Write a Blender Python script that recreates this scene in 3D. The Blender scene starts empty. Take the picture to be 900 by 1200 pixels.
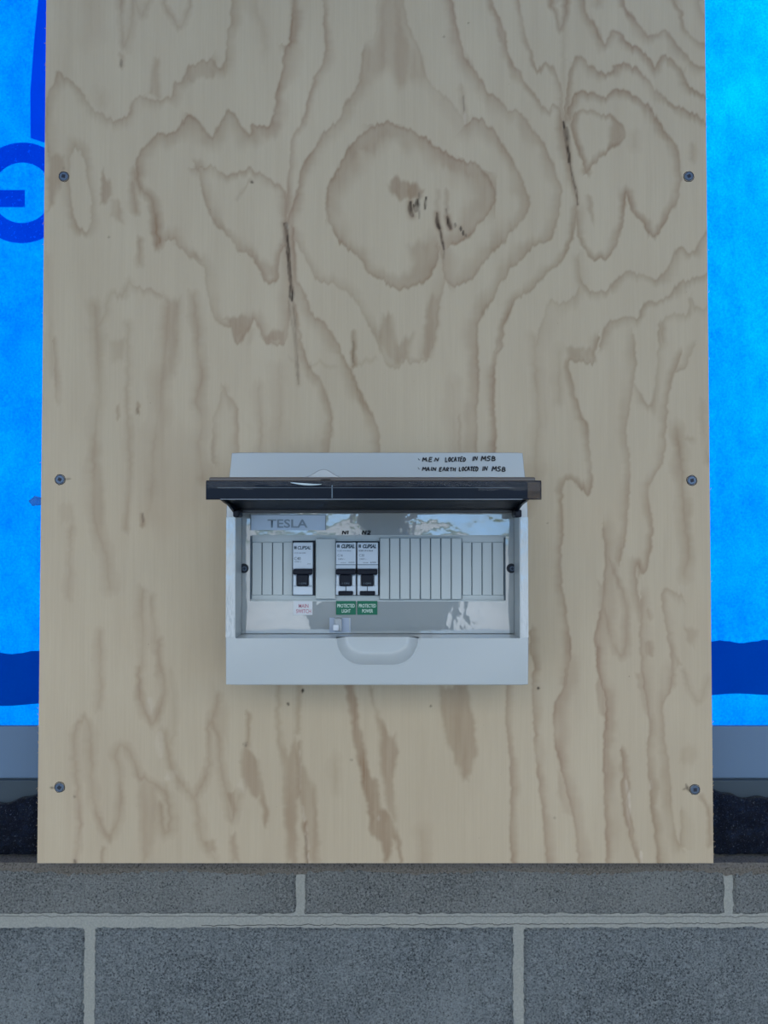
import bpy, bmesh, math, random
import numpy as np
import mathutils.noise as mn
from mathutils import Vector, Matrix
random.seed(4)
sc = bpy.context.scene
COL = sc.collection

# ------------------------------------------------------------------ camera
FPX = 867.0                       # focal length for a 900x1200 image
CAMZ = 1.45
PITCH = math.radians(1.3)
cam_d = bpy.data.cameras.new('camera')
cam_d.sensor_fit = 'VERTICAL'; cam_d.sensor_height = 36.0; cam_d.sensor_width = 27.0
cam_d.lens = 36.0 * FPX / 1200.0
cam_d.clip_start = 0.01; cam_d.clip_end = 200
cam = bpy.data.objects.new('camera', cam_d); COL.objects.link(cam)
cam.location = (0, 0, CAMZ)
cam.rotation_euler = (math.radians(90) + PITCH, 0, 0)
sc.camera = cam

def P(px, py, Y):
    """world point that stands at depth Y behind pixel (px,py)"""
    u = (px - 450) / FPX; v = (600 - py) / FPX
    dy = math.cos(PITCH) - v * math.sin(PITCH)
    dz = math.sin(PITCH) + v * math.cos(PITCH)
    t = Y / dy
    return Vector((u * t, Y, CAMZ + dz * t))

# ------------------------------------------------------------------ world, light, exposure
sc.view_settings.view_transform = 'Standard'
sc.view_settings.look = 'None'
sc.view_settings.gamma = 1.0
sc.view_settings.exposure = 0.0
sc.view_settings.use_curve_mapping = False
SKY = 2.28
w = bpy.data.worlds.new('sky'); sc.world = w; w.use_nodes = True
nt = w.node_tree; nt.nodes.clear()
wo = nt.nodes.new('ShaderNodeOutputWorld'); bg = nt.nodes.new('ShaderNodeBackground')
# pale blue low sky, bright thin cloud above it, bluer towards the zenith, the same all round
tc = nt.nodes.new('ShaderNodeTexCoord'); sp_ = nt.nodes.new('ShaderNodeSeparateXYZ'); nt.links.new(tc.outputs['Generated'], sp_.inputs[0])
rp = nt.nodes.new('ShaderNodeValToRGB'); nt.links.new(sp_.outputs['Z'], rp.inputs[0])
el = rp.color_ramp.elements
el[0].position = 0.0; el[0].color = (.38, .60, .84, 1)
el[1].position = 1.0; el[1].color = (.40, .52, .72, 1)
for pos, c_ in ((.05, (.34, .66, 1.12, 1)), (.14, (.42, .70, 1.10, 1)), (.26, (.95, .97, .98, 1)), (.65, (.95, .96, .97, 1))):
    e = el.new(pos); e.color = c_
cn = nt.nodes.new('ShaderNodeTexNoise'); cn.inputs['Scale'].default_value = 3.2; cn.inputs['Detail'].default_value = 5
nt.links.new(tc.outputs['Generated'], cn.inputs['Vector'])
cr = nt.nodes.new('ShaderNodeMapRange'); cr.inputs[1].default_value = .35; cr.inputs[2].default_value = .7; cr.inputs[3].default_value = .8; cr.inputs[4].default_value = 1.25
nt.links.new(cn.outputs[0], cr.inputs[0])
cm = nt.nodes.new('ShaderNodeMath'); cm.operation = 'MULTIPLY'; cm.inputs[1].default_value = SKY
nt.links.new(cr.outputs[0], cm.inputs[0]); nt.links.new(cm.outputs[0], bg.inputs[1]); nt.links.new(rp.outputs[0], bg.inputs[0])
nt.links.new(bg.outputs[0], wo.inputs[0])
# added area light outside the wrap, brightens its upper right
def area(name, loc, target, size, power, col):
    l = bpy.data.lights.new(name, 'AREA'); l.shape = 'RECTANGLE'; l.size, l.size_y = size
    l.energy = power; l.color = col
    o = bpy.data.objects.new(name, l); COL.objects.link(o); o.location = loc
    o.rotation_euler = (Vector(target) - Vector(loc)).to_track_quat('-Z', 'Y').to_euler()
    return o
area('added_wrap_light', (0.75, 1.25, 2.35), (0.45, 0.8, 2.05), (0.3, 0.3), 13.0, (1, 1, 1))

# ------------------------------------------------------------------ helpers
def link(name, me, mat=None, parent=None):
    if mat is not None and not me.materials: me.materials.append(mat)
    o = bpy.data.objects.new(name, me); COL.objects.link(o)
    if parent is not None: o.parent = parent
    return o
def obj(name, bm, mat, parent=None, smooth=False, autos=None):
    """make ONE mesh object; the bmesh is in world coordinates, origin goes to its centre (or the parent's frame)"""
    bmesh.ops.recalc_face_normals(bm, faces=bm.faces)
    c = sum((v.co for v in bm.verts), Vector()) / max(1, len(bm.verts))
    bmesh.ops.translate(bm, verts=bm.verts, vec=-c)
    me = bpy.data.meshes.new(name); bm.to_mesh(me); bm.free()
    if smooth:
        for p in me.polygons: p.use_smooth = True
    o = link(name, me, mat, parent)
    o.location = c - (parent_loc(parent) if parent else Vector())
    return o
def parent_loc(p):
    l = Vector()
    while p is not None:
        l += p.location; p = p.parent
    return l
def thing(name, label, cat, loc, group=None):
    o = bpy.data.objects.new(name, None); o.empty_display_size = 0.05
    COL.objects.link(o); o.location = loc
    o['label'] = label; o['category'] = cat
    if group: o['group'] = group
    return o
def tag(o, label, cat, group=None):
    o['label'] = label; o['category'] = cat
    if group: o['group'] = group
    return o
def struct(o):
    o['kind'] = 'structure'; return o
def box(bm, a, b, bev=0.0, seg=2):
    x0, x1 = sorted((a[0], b[0])); y0, y1 = sorted((a[1], b[1])); z0, z1 = sorted((a[2], b[2]))
    r = bmesh.ops.create_cube(bm, size=1.0)
    vs = r['verts']
    for v in vs:
        v.co = Vector((x0 + (v.co.x + .5) * (x1 - x0), y0 + (v.co.y + .5) * (y1 - y0), z0 + (v.co.z + .5) * (z1 - z0)))
    if bev:
        es = list({e for v in vs for e in v.link_edges})
        bmesh.ops.bevel(bm, geom=es, offset=bev, segments=seg, affect='EDGES', profile=0.5)
def pbox(x0, y0, x1, y1, Yf, Yb, bev=0.0, bm=None, seg=2):
    """box whose front face (at depth Yf) covers the pixel rectangle"""
    bm = bm or bmesh.new()
    a = P(x0, y1, Yf); b = P(x1, y0, Yf)
    xa = (P(x0, y0, Yf).x + a.x) / 2; xb = (P(x1, y1, Yf).x + b.x) / 2
    box(bm, (xa, Yf, a.z), (xb, Yb, b.z), bev, seg)
    return bm
def prism(bm, pts, y0, y1):
    """extrude an XZ outline from depth y0 to y1"""
    f = [bm.verts.new((x, y0, z)) for x, z in pts]; g = [bm.verts.new((x, y1, z)) for x, z in pts]
    n = len(pts)
    bm.faces.new(f); bm.faces.new(g[::-1])
    for i in range(n):
        bm.faces.new((f[i], g[i], g[(i + 1) % n], f[(i + 1) % n]))
def tube(bm, pts, r, n=6, flat=1.0):
    pts = [Vector(p) for p in pts]; rings = []
    for i, p in enumerate(pts):
        d = (pts[min(i + 1, len(pts) - 1)] - pts[max(i - 1, 0)])
        if d.length < 1e-9: d = Vector((1, 0, 0))
        d.normalize(); s = d.cross(Vector((0, 1, 0)))
        if s.length < 1e-6: s = Vector((1, 0, 0))
        s.normalize(); u = s.cross(d)
        rr = r(i / max(1, len(pts) - 1)) if callable(r) else r
        rings.append([bm.verts.new(p + (s * math.cos(k * 2 * math.pi / n) + u * math.sin(k * 2 * math.pi / n) * flat) * rr) for k in range(n)])
    for a, b in zip(rings, rings[1:]):
        for k in range(n): bm.faces.new((a[k], a[(k + 1) % n], b[(k + 1) % n], b[k]))
    bm.faces.new(rings[0][::-1]); bm.faces.new(rings[-1])
def disc(bm, c, r, y0, y1, n=20, r1=None):
    a = [bm.verts.new((c[0] + r * math.cos(2 * math.pi * k / n), y0, c[2] + r * math.sin(2 * math.pi * k / n))) for k in range(n)]
    rb = r if r1 is None else r1
    b = [bm.verts.new((c[0] + rb * math.cos(2 * math.pi * k / n), y1, c[2] + rb * math.sin(2 * math.pi * k / n))) for k in range(n)]
    bm.faces.new(a); bm.faces.new(b[::-1])
    for k in range(n): bm.faces.new((a[k], b[k], b[(k + 1) % n], a[(k + 1) % n]))
def text(name, s, px, py, h_px, Y, mat, parent, w_px=None, shear=0.0, bold=0.0):
    """flat lettering: left edge px, baseline py, cap height h_px, optional total width w_px"""
    c = bpy.data.curves.new(name, 'FONT'); c.body = s; c.size = 1.0; c.shear = shear; c.offset = bold
    c.extrude = 0.0; c.resolution_u = 3
    t = bpy.data.objects.new('tmp_text', c); COL.objects.link(t)
    bpy.context.view_layer.update()
    me = bpy.data.meshes.new_from_object(t.evaluated_get(bpy.context.evaluated_depsgraph_get()))
    bpy.data.objects.remove(t); bpy.data.curves.remove(c)
    co = np.empty(len(me.vertices) * 3); me.vertices.foreach_get('co', co); co = co.reshape(-1, 3)
    k = P(0, py - h_px, Y).z - P(0, py, Y).z
    o0 = P(px, py, Y)
    kx = k / 0.70
    wx = co[:, 0].max() - co[:, 0].min()
    if w_px: kx = w_px * Y / FPX / wx
    new = np.stack([(co[:, 0] - co[:, 0].min()) * kx, np.zeros(len(co)), co[:, 1] * k / 0.70], 1)
    me.vertices.foreach_set('co', new.ravel()); me.update()
    me.name = name
    o = link(name, me, mat, parent)
    o.location = o0 - parent_loc(parent)
    return o

# ------------------------------------------------------------------ materials
def mat(name, col, rough=0.5, spec=0.5, metal=0.0, **kw):
    m = bpy.data.materials.new(name); m.use_nodes = True
    b = m.node_tree.nodes['Principled BSDF']
    b.inputs['Base Color'].default_value = (*col, 1); b.inputs['Roughness'].default_value = rough
    b.inputs['Specular IOR Level'].default_value = spec; b.inputs['Metallic'].default_value = metal
    for k, v in kw.items(): b.inputs[k.replace('_', ' ')].default_value = v
    return m
class NG:
    def __init__(s, m):
        s.m = m; s.nt = m.node_tree; s.b = s.nt.nodes.get('Principled BSDF')
    def n(s, t, **kw):
        x = s.nt.nodes.new(t)
        for k, v in kw.items():
            if hasattr(x, k): setattr(x, k, v)
            else: x.inputs[k.replace('_', ' ')].default_value = v
        return x
    def l(s, a, b): s.nt.links.new(a, b)
    def coord(s, scale=(1, 1, 1), loc=(0, 0, 0), which='Object'):
        c = s.n('ShaderNodeTexCoord'); m = s.n('ShaderNodeMapping')
        m.inputs['Scale'].default_value = scale; m.inputs['Location'].default_value = loc
        s.l(c.outputs[which], m.inputs[0]); return m.outputs[0]
    def noise(s, scale, vec, detail=3, rough=0.55):
        x = s.n('ShaderNodeTexNoise'); x.inputs['Scale'].default_value = scale
        x.inputs['Detail'].default_value = detail; x.inputs['Roughness'].default_value = rough
        s.l(vec, x.inputs['Vector']); return x.outputs[0]
    def rng(s, v, a, b, c=0, d=1):
        x = s.n('ShaderNodeMapRange'); s.l(v, x.inputs[0])
        for i, q in enumerate((a, b, c, d)): x.inputs[i + 1].default_value = q
        return x.outputs[0]
    def mix(s, f, a, b, mode='MIX'):
        x = s.n('ShaderNodeMix'); x.data_type = 'RGBA'; x.blend_type = mode
        for sock, v in ((x.inputs['Factor'], f), (x.inputs[6], a), (x.inputs[7], b)):
            if isinstance(v, (int, float)): sock.default_value = v
            elif isinstance(v, tuple): sock.default_value = (*v, 1)
            else: s.l(v, sock)
        return x.outputs[2]
    def math(s, op, a, b=None, clamp=False):
        x = s.n('ShaderNodeMath'); x.operation = op; x.use_clamp = clamp
        for sock, v in ((x.inputs[0], a), (x.inputs[1], b)):
            if v is None: continue
            if isinstance(v, (int, float)): sock.default_value = v
            else: s.l(v, sock)
        return x.outputs[0]
    def bump(s, h, strength, dist, normal=None):
        x = s.n('ShaderNodeBump'); x.inputs['Strength'].default_value = strength; x.inputs['Distance'].default_value = dist
        s.l(h, x.inputs['Height'])
        if normal is not None: s.l(normal, x.inputs['Normal'])
        return x.outputs[0]

# pine plywood: the 'grain' and 'knot' attributes hold the latewood figure traced over the sheet
M_wood = mat('pine_veneer', (.6, .5, .38), 0.6, 0.18); g = NG(M_wood)
a1 = g.n('ShaderNodeAttribute', attribute_name='grain'); a2 = g.n('ShaderNodeAttribute', attribute_name='knot')
a3 = g.n('ShaderNodeAttribute', attribute_name='pale')
cfine = g.coord((1, 1, 0.022)); cmid = g.coord((1, 1, 0.22)); cbig = g.coord((1, 1, 0.35))
nf = g.noise(620, cfine, 4, .7); nm = g.noise(38, cmid, 5, .62); nb = g.noise(9, cbig, 3, .5)
early = g.mix(g.rng(nb, .3, .7), (.525, .438, .305), (.568, .476, .335))
early = g.mix(g.rng(nm, .35, .75, 0, .35), early, (.460, .360, .245))
early = g.mix(g.math('MULTIPLY', a3.outputs['Fac'], .6), early, (.74, .66, .52))
late = g.mix(g.rng(nb, .35, .65), (.268, .176, .096), (.282, .168, .102))
fg = g.math('MULTIPLY', a1.outputs['Fac'], g.rng(nf, .25, .7, 1.15, .75), clamp=True)
c1 = g.mix(fg, early, late)
c1 = g.mix(g.rng(nf, .40, .75, 0, .12), c1, (.28, .20, .14))
sp = g.noise(420, g.coord((1, 1, .5)), 2, .5)
c1 = g.mix(g.rng(sp, .76, .80, 0, .5), c1, (.12, .08, .05))
c1 = g.mix(a2.outputs['Fac'], c1, (.022, .011, .006))
g.l(c1, g.b.inputs['Base Color'])
hh = g.math('SUBTRACT', g.math('MULTIPLY', nf, .6), g.math('MULTIPLY', a2.outputs['Fac'], 1.0))
hh = g.math('ADD', hh, g.math('MULTIPLY', a1.outputs['Fac'], .5))
g.l(g.bump(hh, .35, .0004), g.b.inputs['Normal'])
M_woodedge = mat('ply_edge', (.5, .4, .28), .8); g = NG(M_woodedge)
wv = g.n('ShaderNodeTexWave', bands_direction='Y'); wv.inputs['Scale'].default_value = 55; wv.inputs['Distortion'].default_value = .6
g.l(g.coord(), wv.inputs['Vector'])
g.l(g.mix(wv.outputs['Fac'], (.33, .22, .13), (.56, .45, .31)), g.b.inputs['Base Color'])
M_timber = mat('stud_timber', (.5, .38, .24), .75); g = NG(M_timber)
g.l(g.mix(g.noise(40, g.coord((1, 1, .06)), 4), (.38, .27, .16), (.58, .45, .29)), g.b.inputs['Base Color'])

# blue wrap: light from outside soaks through
def wrap_material(name, a, b, fleck=0.0):
    m = bpy.data.materials.new(name); m.use_nodes = True; g = NG(m); g.nt.nodes.remove(g.b)
    out = g.nt.nodes['Material Output']
    tr = g.n('ShaderNodeBsdfTranslucent'); df = g.n('ShaderNodeBsdfDiffuse'); mx = g.n('ShaderNodeMixShader')
    n1 = g.noise(9, g.coord(), 4, .6); n2 = g.noise(420, g.coord((1, 1, 1)), 3, .75)
    n3 = g.noise(55, g.coord((1, 1, .6)), 4, .65)
    f = g.math('ADD', g.math('MULTIPLY', n1, .36), g.math('ADD', g.math('MULTIPLY', n2, .42), g.math('MULTIPLY', n3, .25)))
    c = g.mix(g.rng(f, .40, .64), a, b)
    if fleck: c = g.mix(g.rng(g.noise(300, g.coord(), 2, .6), .60, .66, 0, fleck), c, (.02, .30, .85))
    g.l(c, tr.inputs[0]); df.inputs[0].default_value = (a[0] * .5, a[1] * .6, a[2] * .5, 1)
    mx.inputs[0].default_value = .12
    g.l(tr.outputs[0], mx.inputs[1]); g.l(df.outputs[0], mx.inputs[2]); g.l(mx.outputs[0], out.inputs[0])
    return m
M_wrap = wrap_material('blue_wrap', (.0, .120, .66), (.0, .275, .82))
M_wrapink = wrap_material('blue_wrap_ink', (.0, .12, .56), (.0, .19, .66), .9)
M_wrapprint = wrap_material('blue_wrap_strip', (.0, .16, .66), (.0, .18, .70))
M_tape = wrap_material('blue_wrap_lap', (.0, .115, .30), (.0, .135, .33))

# masonry
def block_material(name, dark, mid, light):
    m = mat(name, mid, .95, .2); g = NG(m)
    co = g.coord(which='Object')
    n1 = g.noise(560, co, 4, .8); n2 = g.noise(120, co, 4, .65); n3 = g.noise(12, co, 3, .5)
    c = g.mix(g.rng(n1, .40, .60), dark, light)
    c = g.mix(g.rng(n2, .35, .65, .5, .0), c, mid)
    c = g.mix(g.rng(n3, .35, .7, 0, .45), c, light)
    c = g.mix(g.rng(n1, .36, .42, .8, 0), c, (.01, .013, .018))
    g.l(c, g.b.inputs['Base Color'])
    h = g.math('ADD', g.math('MULTIPLY', n1, 1.0), g.math('MULTIPLY', n2, .7))
    g.l(g.bump(h, 1.0, .0022), g.b.inputs['Normal'])
    return m
M_block = block_material('concrete_block', (.036, .046, .054), (.108, .128, .140), (.31, .35, .36))
M_block2 = block_material('concrete_block_capping', (.062, .070, .072), (.140, .153, .152), (.31, .33, .32))
M_mortar = mat('mortar', (.33, .34, .33), .95, .2); g = NG(M_mortar)
co = g.coord(); n1 = g.noise(500, co, 3, .7); n2 = g.noise(60, co, 4, .6)
g.l(g.mix(g.rng(n1, .3, .7), (.27, .285, .27), g.mix(n2, (.40, .42, .39), (.35, .36, .315))), g.b.inputs['Base Color'])
g.l(g.bump(g.math('ADD', n1, n2), .8, .0012), g.b.inputs['Normal'])
M_rail = mat('grey_metal_rail', (.105, .18, .285), .42, .4)
M_sill = mat('dark_grey_sill', (.042, .066, .088), .5, .3)
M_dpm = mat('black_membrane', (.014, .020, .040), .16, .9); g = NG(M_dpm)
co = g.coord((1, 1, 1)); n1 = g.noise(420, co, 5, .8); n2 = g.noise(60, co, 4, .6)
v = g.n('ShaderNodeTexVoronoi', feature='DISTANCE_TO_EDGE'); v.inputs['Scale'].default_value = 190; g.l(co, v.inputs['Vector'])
g.l(g.mix(g.rng(g.noise(520, co, 3, .8), .60, .68), g.mix(g.rng(n2, .4, .7), (.007, .012, .030), (.022, .034, .065)), (.16, .18, .20)), g.b.inputs['Base Color'])  # pale specks: sparkle of the crinkles painted into the base colour
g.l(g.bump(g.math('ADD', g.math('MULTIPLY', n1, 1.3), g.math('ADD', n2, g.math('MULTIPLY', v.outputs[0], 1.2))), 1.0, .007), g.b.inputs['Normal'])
M_floor = mat('concrete_floor', (.30, .30, .29), .8); g = NG(M_floor)
g.l(g.mix(g.noise(4, g.coord(), 5), (.25, .25, .24), (.36, .355, .34)), g.b.inputs['Base Color'])
M_ground = mat('outdoor_gravel', (.42, .41, .38), .95); g = NG(M_ground)
g.l(g.mix(g.noise(3, g.coord(), 5), (.58, .58, .58), (.72, .72, .72)), g.b.inputs['Base Color'])
M_ceil = mat('ceiling_board', (.55, .55, .54), .9)
M_leaf = mat('hedge_leaves', (.10, .16, .05), .8); g = NG(M_leaf)
g.l(g.mix(g.noise(6, g.coord(), 5), (.05, .10, .03), (.20, .27, .09)), g.b.inputs['Base Color'])

# enclosure plastics
M_plastic = mat('white_plastic', (.49, .54, .55), .24, .5)
M_plastic2 = mat('grey_white_plastic', (.47, .53, .535), .35, .5)
M_plate = mat('filmed_plastic', (.34, .385, .395), .06, 1.0, Coat_Weight=1.0, Coat_Roughness=.03, Coat_IOR=2.1); g = NG(M_plate)
co = g.coord((1, 1, 1)); n1 = g.noise(16, co, 3, .45); n2 = g.noise(90, co, 2, .5)
bn = g.bump(g.math('ADD', n1, g.math('MULTIPLY', n2, .10)), .50, .0032)
g.l(bn, g.b.inputs['Normal']); g.l(bn, g.b.inputs['Coat Normal'])
M_filmrim = mat('filmed_rim', (.47, .53, .55), .12, .9, Coat_Weight=1.0, Coat_Roughness=.08, Coat_IOR=1.7); g = NG(M_filmrim)
n1 = g.noise(60, g.coord((1, 1, .5)), 4, .6)
bn = g.bump(n1, .6, .003)
g.l(bn, g.b.inputs['Normal']); g.l(bn, g.b.inputs['Coat Normal'])
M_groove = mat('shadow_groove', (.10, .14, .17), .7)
M_gap = mat('dark_gap', (.012, .018, .028), .7)
M_black = mat('black_toggle', (.002, .005, .014), .40, .25)
M_ink = mat('marker_ink', (.008, .010, .014), .6)
M_print = mat('grey_print', (.035, .07, .10), .6)
M_printl = mat('pale_grey_print', (.13, .19, .24), .6)
M_breaker = mat('breaker_white', (.56, .65, .73), .35, .5)
M_green = mat('green_label', (.0, .135, .072), .45, .4)
M_wtext = mat('white_print', (.62, .74, .68), .6)
M_red = mat('red_print', (.42, .12, .17), .6)
M_wlabel = mat('white_label', (.60, .64, .67), .4)
M_tlabel = mat('pale_blue_label', (.42, .53, .66), .16, .7)
M_ttext = mat('grey_label_text', (.20, .27, .335), .5)
M_screw = mat('zinc_screw', (.10, .14, .20), .42, .5, .6)
M_drive = mat('screw_recess', (.01, .015, .03), .6)
M_lid = mat('smoked_lid', (.004, .007, .013), .30, .03)
M_lid.node_tree.nodes['Principled BSDF'].inputs['Alpha'].default_value = .96
M_lip = mat('smoked_lid_lip', (.007, .010, .018), .22, .12); g = NG(M_lip)

M_smoketop = mat('smoked_lid_rim', (.10, .085, .075), .3, .5)
def film(name, alpha, bump_scale, bs):
    m = mat(name, (.8, .82, .82), .08, .8, 0); g = NG(m); g.b.inputs['Alpha'].default_value = alpha
    g.l(g.bump(g.noise(bump_scale, g.coord((1, 1, 1.6)), 4, .7), 1.0, bs), g.b.inputs['Normal'])
    return m
M_glint = film('gold_glint_film', .13, 130, .006); M_glint.node_tree.nodes['Principled BSDF'].inputs['Base Color'].default_value = (.75, .52, .30, 1)  # warm reflection at the lid's right end, put into the film's colour
M_film = film('crinkled_film', .06, 160, .004)
M_filmtab = film('clear_film', .22, 30, .001)

# ================================================================== SETTING
YB = 0.688                                   # face of the blockwork
YP = 0.660                                   # face of the plywood
# floor, ceiling, side walls, open side behind the camera
bm = bmesh.new(); box(bm, (-2.6, -3.2, -.1), (2.6, 1.0, 0)); struct(obj('floor', bm, M_floor))
bm = bmesh.new(); box(bm, (-2.6, -1.1, 2.42), (2.6, 1.1, 2.55)); struct(obj('ceiling', bm, M_ceil))
for nm_, sx in (('wall_left', -1), ('wall_right', 1)):
    bm = bmesh.new(); box(bm, (sx * 2.5, -1.1, 0), (sx * 2.6, 1.0, 2.42)); struct(obj(nm_, bm, M_ceil))
bm = bmesh.new(); box(bm, (-30, -40, -.3), (30, 30, -.101)); struct(obj('ground', bm, M_ground))

# lower wall: mortar core with single blocks
ztop = P(450, 1013, YB).z
def blockmesh(x0, x1, z0, z1, yf, yb, mtl, parent, jag=.0012, top=False):
    bm = bmesh.new()
    cs = .0028 if (z1 > ztop - .13 and x0 < .75 and x1 > -.75) else .0095
    nx = max(2, int((x1 - x0) / cs)); nz = max(2, int((z1 - z0) / cs))
    rnd = random.Random(int(x0 * 1e4) + int(z0 * 1e4))
    grid = []
    for j in range(nz + 1):
        row = []
        for i in range(nx + 1):
            x = x0 + (x1 - x0) * i / nx; z = z0 + (z1 - z0) * j / nz
            e = (i in (0, nx)) or (j in (0, nz))
            y = yf + rnd.uniform(-.0003, .0004) + .0007 * mn.noise(Vector((x * 120, z * 120, 4)))
            w1 = jag * .9 * mn.noise(Vector((x * 90, z * 90, 2)))
            if i == 0: x += rnd.uniform(0, jag) + w1
            if i == nx: x -= rnd.uniform(0, jag) + w1
            if j == 0: z += rnd.uniform(0, jag) + w1
            if j == nz: z -= rnd.uniform(0, jag) + w1
            if e: y += .0022
            row.append(bm.verts.new((x, y, z)))
        grid.append(row)
    for j in range(nz):
        for i in range(nx):
            bm.faces.new((grid[j][i], grid[j][i + 1], grid[j + 1][i + 1], grid[j + 1][i]))
    ring = [grid[0][i] for i in range(nx)] + [grid[j][nx] for j in range(nz)] + [grid[nz][i] for i in range(nx, 0, -1)] + [grid[j][0] for j in range(nz, 0, -1)]
    back = [bm.verts.new((v.co.x, yb, v.co.z)) for v in ring]
    n = len(ring)
    for k in range(n): bm.faces.new((ring[k], back[k], back[(k + 1) % n], ring[(k + 1) % n]))
    bm.faces.new(back[::-1])
    return obj('concrete_block', bm, mtl, parent)
z_c1b = P(450, 1073, YB).z; z_c2t = P(450, 1087.5, YB).z
wall = struct(thing('wall_back', '', 'wall', (0, YB, 0)))
for k in ('label', 'category'): del wall[k]
DW = .14
bm = bmesh.new(); box(bm, (-2.5, YB + .0022, 0), (2.5, YB + DW - .002, ztop - .0012))
obj('mortar_bed', bm, M_mortar, wall)
xj1 = [P(352, 1045, YB).x, P(855, 1045, YB).x]
pitch = xj1[1] - xj1[0]; jw = 4.2 * YB / FPX
k0 = [xj1[0] + pitch * k for k in range(-6, 6)]
for a, b in zip(k0, k0[1:]):
    if b < -2.3 or a > 2.3: continue
    blockmesh(a + jw, b - jw * 1.05, z_c1b, ztop + .0002, YB, YB + DW, M_block2, wall)
xj2 = P(104, 1150, YB).x
for r_ in range(6):
    zt = z_c2t - r_ * .200; zb = max(0, zt - .190)
    if zt < .02: break
    off = xj2 + (pitch / 2 if r_ % 2 else 0)
    ks = [off + pitch * k for k in range(-7, 8)]
    for a, b in zip(ks, ks[1:]):
        if b < -2.3 or a > 2.3: continue
        if r_ > 1 and (b < -1.0 or a > 1.0): continue
        blockmesh(a + jw * 1.2, b - jw * 1.3, zb, zt, YB, YB + DW, M_block, wall)
# mortar smear along the top arris, under the board
bm = bmesh.new()
n = 260; rnd = random.Random(3); rows = []
x0, x1 = P(0, 1013, YB).x - .2, P(900, 1013, YB).x + .2
for i in range(n + 1):
    x = x0 + (x1 - x0) * i / n
    d = .0095 + .0018 * math.sin(x * 41) + rnd.uniform(-.0012, .0012)
    rows.append([bm.verts.new((x, YB + .012, ztop + .0015)), bm.verts.new((x, YB + .001, ztop + .0012 + rnd.uniform(-.0003, .0003))),
                 bm.verts.new((x, YB - .0012, ztop - .003)), bm.verts.new((x, YB + .0006, ztop - d))])
for a, b in zip(rows, rows[1:]):
    for k in range(3): bm.faces.new((a[k], b[k], b[k + 1], a[k + 1]))
M_smear = block_material('mortar_smear', (.10, .092, .080), (.19, .175, .15), (.27, .25, .215))
obj('mortar_smear', bm, M_smear, wall)

# hairline cracks where the bed joint meets the blocks
def hairline(px0, px1, py, wob, seed, wpx):
    bm = bmesh.new(); pts = []
    n_ = int((px1 - px0) / 2.2)
    for i in range(n_ + 1):
        px = px0 + (px1 - px0) * i / n_
        p = P(px, py(px) + wob * mn.noise(Vector((px * .09, seed, 0))) + wob * .6 * mn.noise(Vector((px * .45, seed, 5))), YB + .0021); pts.append(p)
    tube(bm, pts, lambda t: .0002 + wpx * (.5 + .5 * abs(math.sin(t * 57))), 4, .3)
    obj('joint_crack', bm, M_crackm, wall)
M_crackm = mat('crack_shadow', (.10, .10, .095), .95, 0)
hairline(236, 905, lambda x: 1084.5 - .0042 * (x - 236), 1.6, 2.0, .0002)
hairline(-5, 905, lambda x: 1073.6 + .0006 * x, 1.6, 6.0, .00005)

# strip hiding under the membrane: sill, rail
YM = 0.706; YR = 0.722; YW = 0.731
zr0 = P(450, 912, YR).z; zr1 = P(450, 851, YR).z
bm = bmesh.new(); box(bm, (-2.4, YR, zr0), (2.4, YR + .005, zr1), .0008); struct(obj('trim_1', bm, M_rail))
bm = bmesh.new(); box(bm, (-2.4, YR - .004, ztop + .001), (2.4, YR + .005, zr0 - .0006), .001); struct(obj('trim_2', bm, M_sill))

# damp proof membrane, a thick crinkled strip lying on the blocks against the sill
def membrane_top(px):
    if px < 100: return 946 - 14 * min(1, max(0, (px - 0) / 48)) ** 1.3
    if px > 780: return 929 if px < 838 else (929 + 10 * min(1, (px - 838) / 30))
    return 932
bm = bmesh.new(); rnd = random.Random(8); nx, nz = 560, 40; X0, X1 = -.62, .62
import mathutils.noise as mn
rows = []
zb = ztop + .0015
for i in range(nx + 1):
    x = X0 + (X1 - X0) * i / nx
    px = 450 + x / YM * FPX
    zt = P(px, membrane_top(px) + 1.2 * math.sin(px * .21), YM).z
    col = []
    for j in range(nz + 1):
        t = j / nz; z = zb + (zt - zb) * t
        y = YM + .006 * t - .0035 * math.sin(math.pi * min(1, t * 1.05))
        q = Vector((x * 90, z * 90, 3)); y += .0016 * mn.noise(q) + .0011 * mn.noise(q * 3.1) + .0006 * mn.noise(q * 7)
        col.append(bm.verts.new((x, y, z)))
    col.append(bm.verts.new((x, YR - .0045, zt + .0004))); col.append(bm.verts.new((x, YR - .0045, zb)))
    rows.append(col)
m_ = len(rows[0])
for a, b in zip(rows, rows[1:]):
    for k in range(m_): bm.faces.new((a[k], b[k], b[(k + 1) % m_], a[(k + 1) % m_]))
bm.faces.new(rows[0]); bm.faces.new(rows[-1][::-1])
tag(obj('damp_proof_membrane', bm, M_dpm), 'crinkled shiny black damp proof membrane strip lying on top of the concrete blocks', 'membrane')

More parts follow.
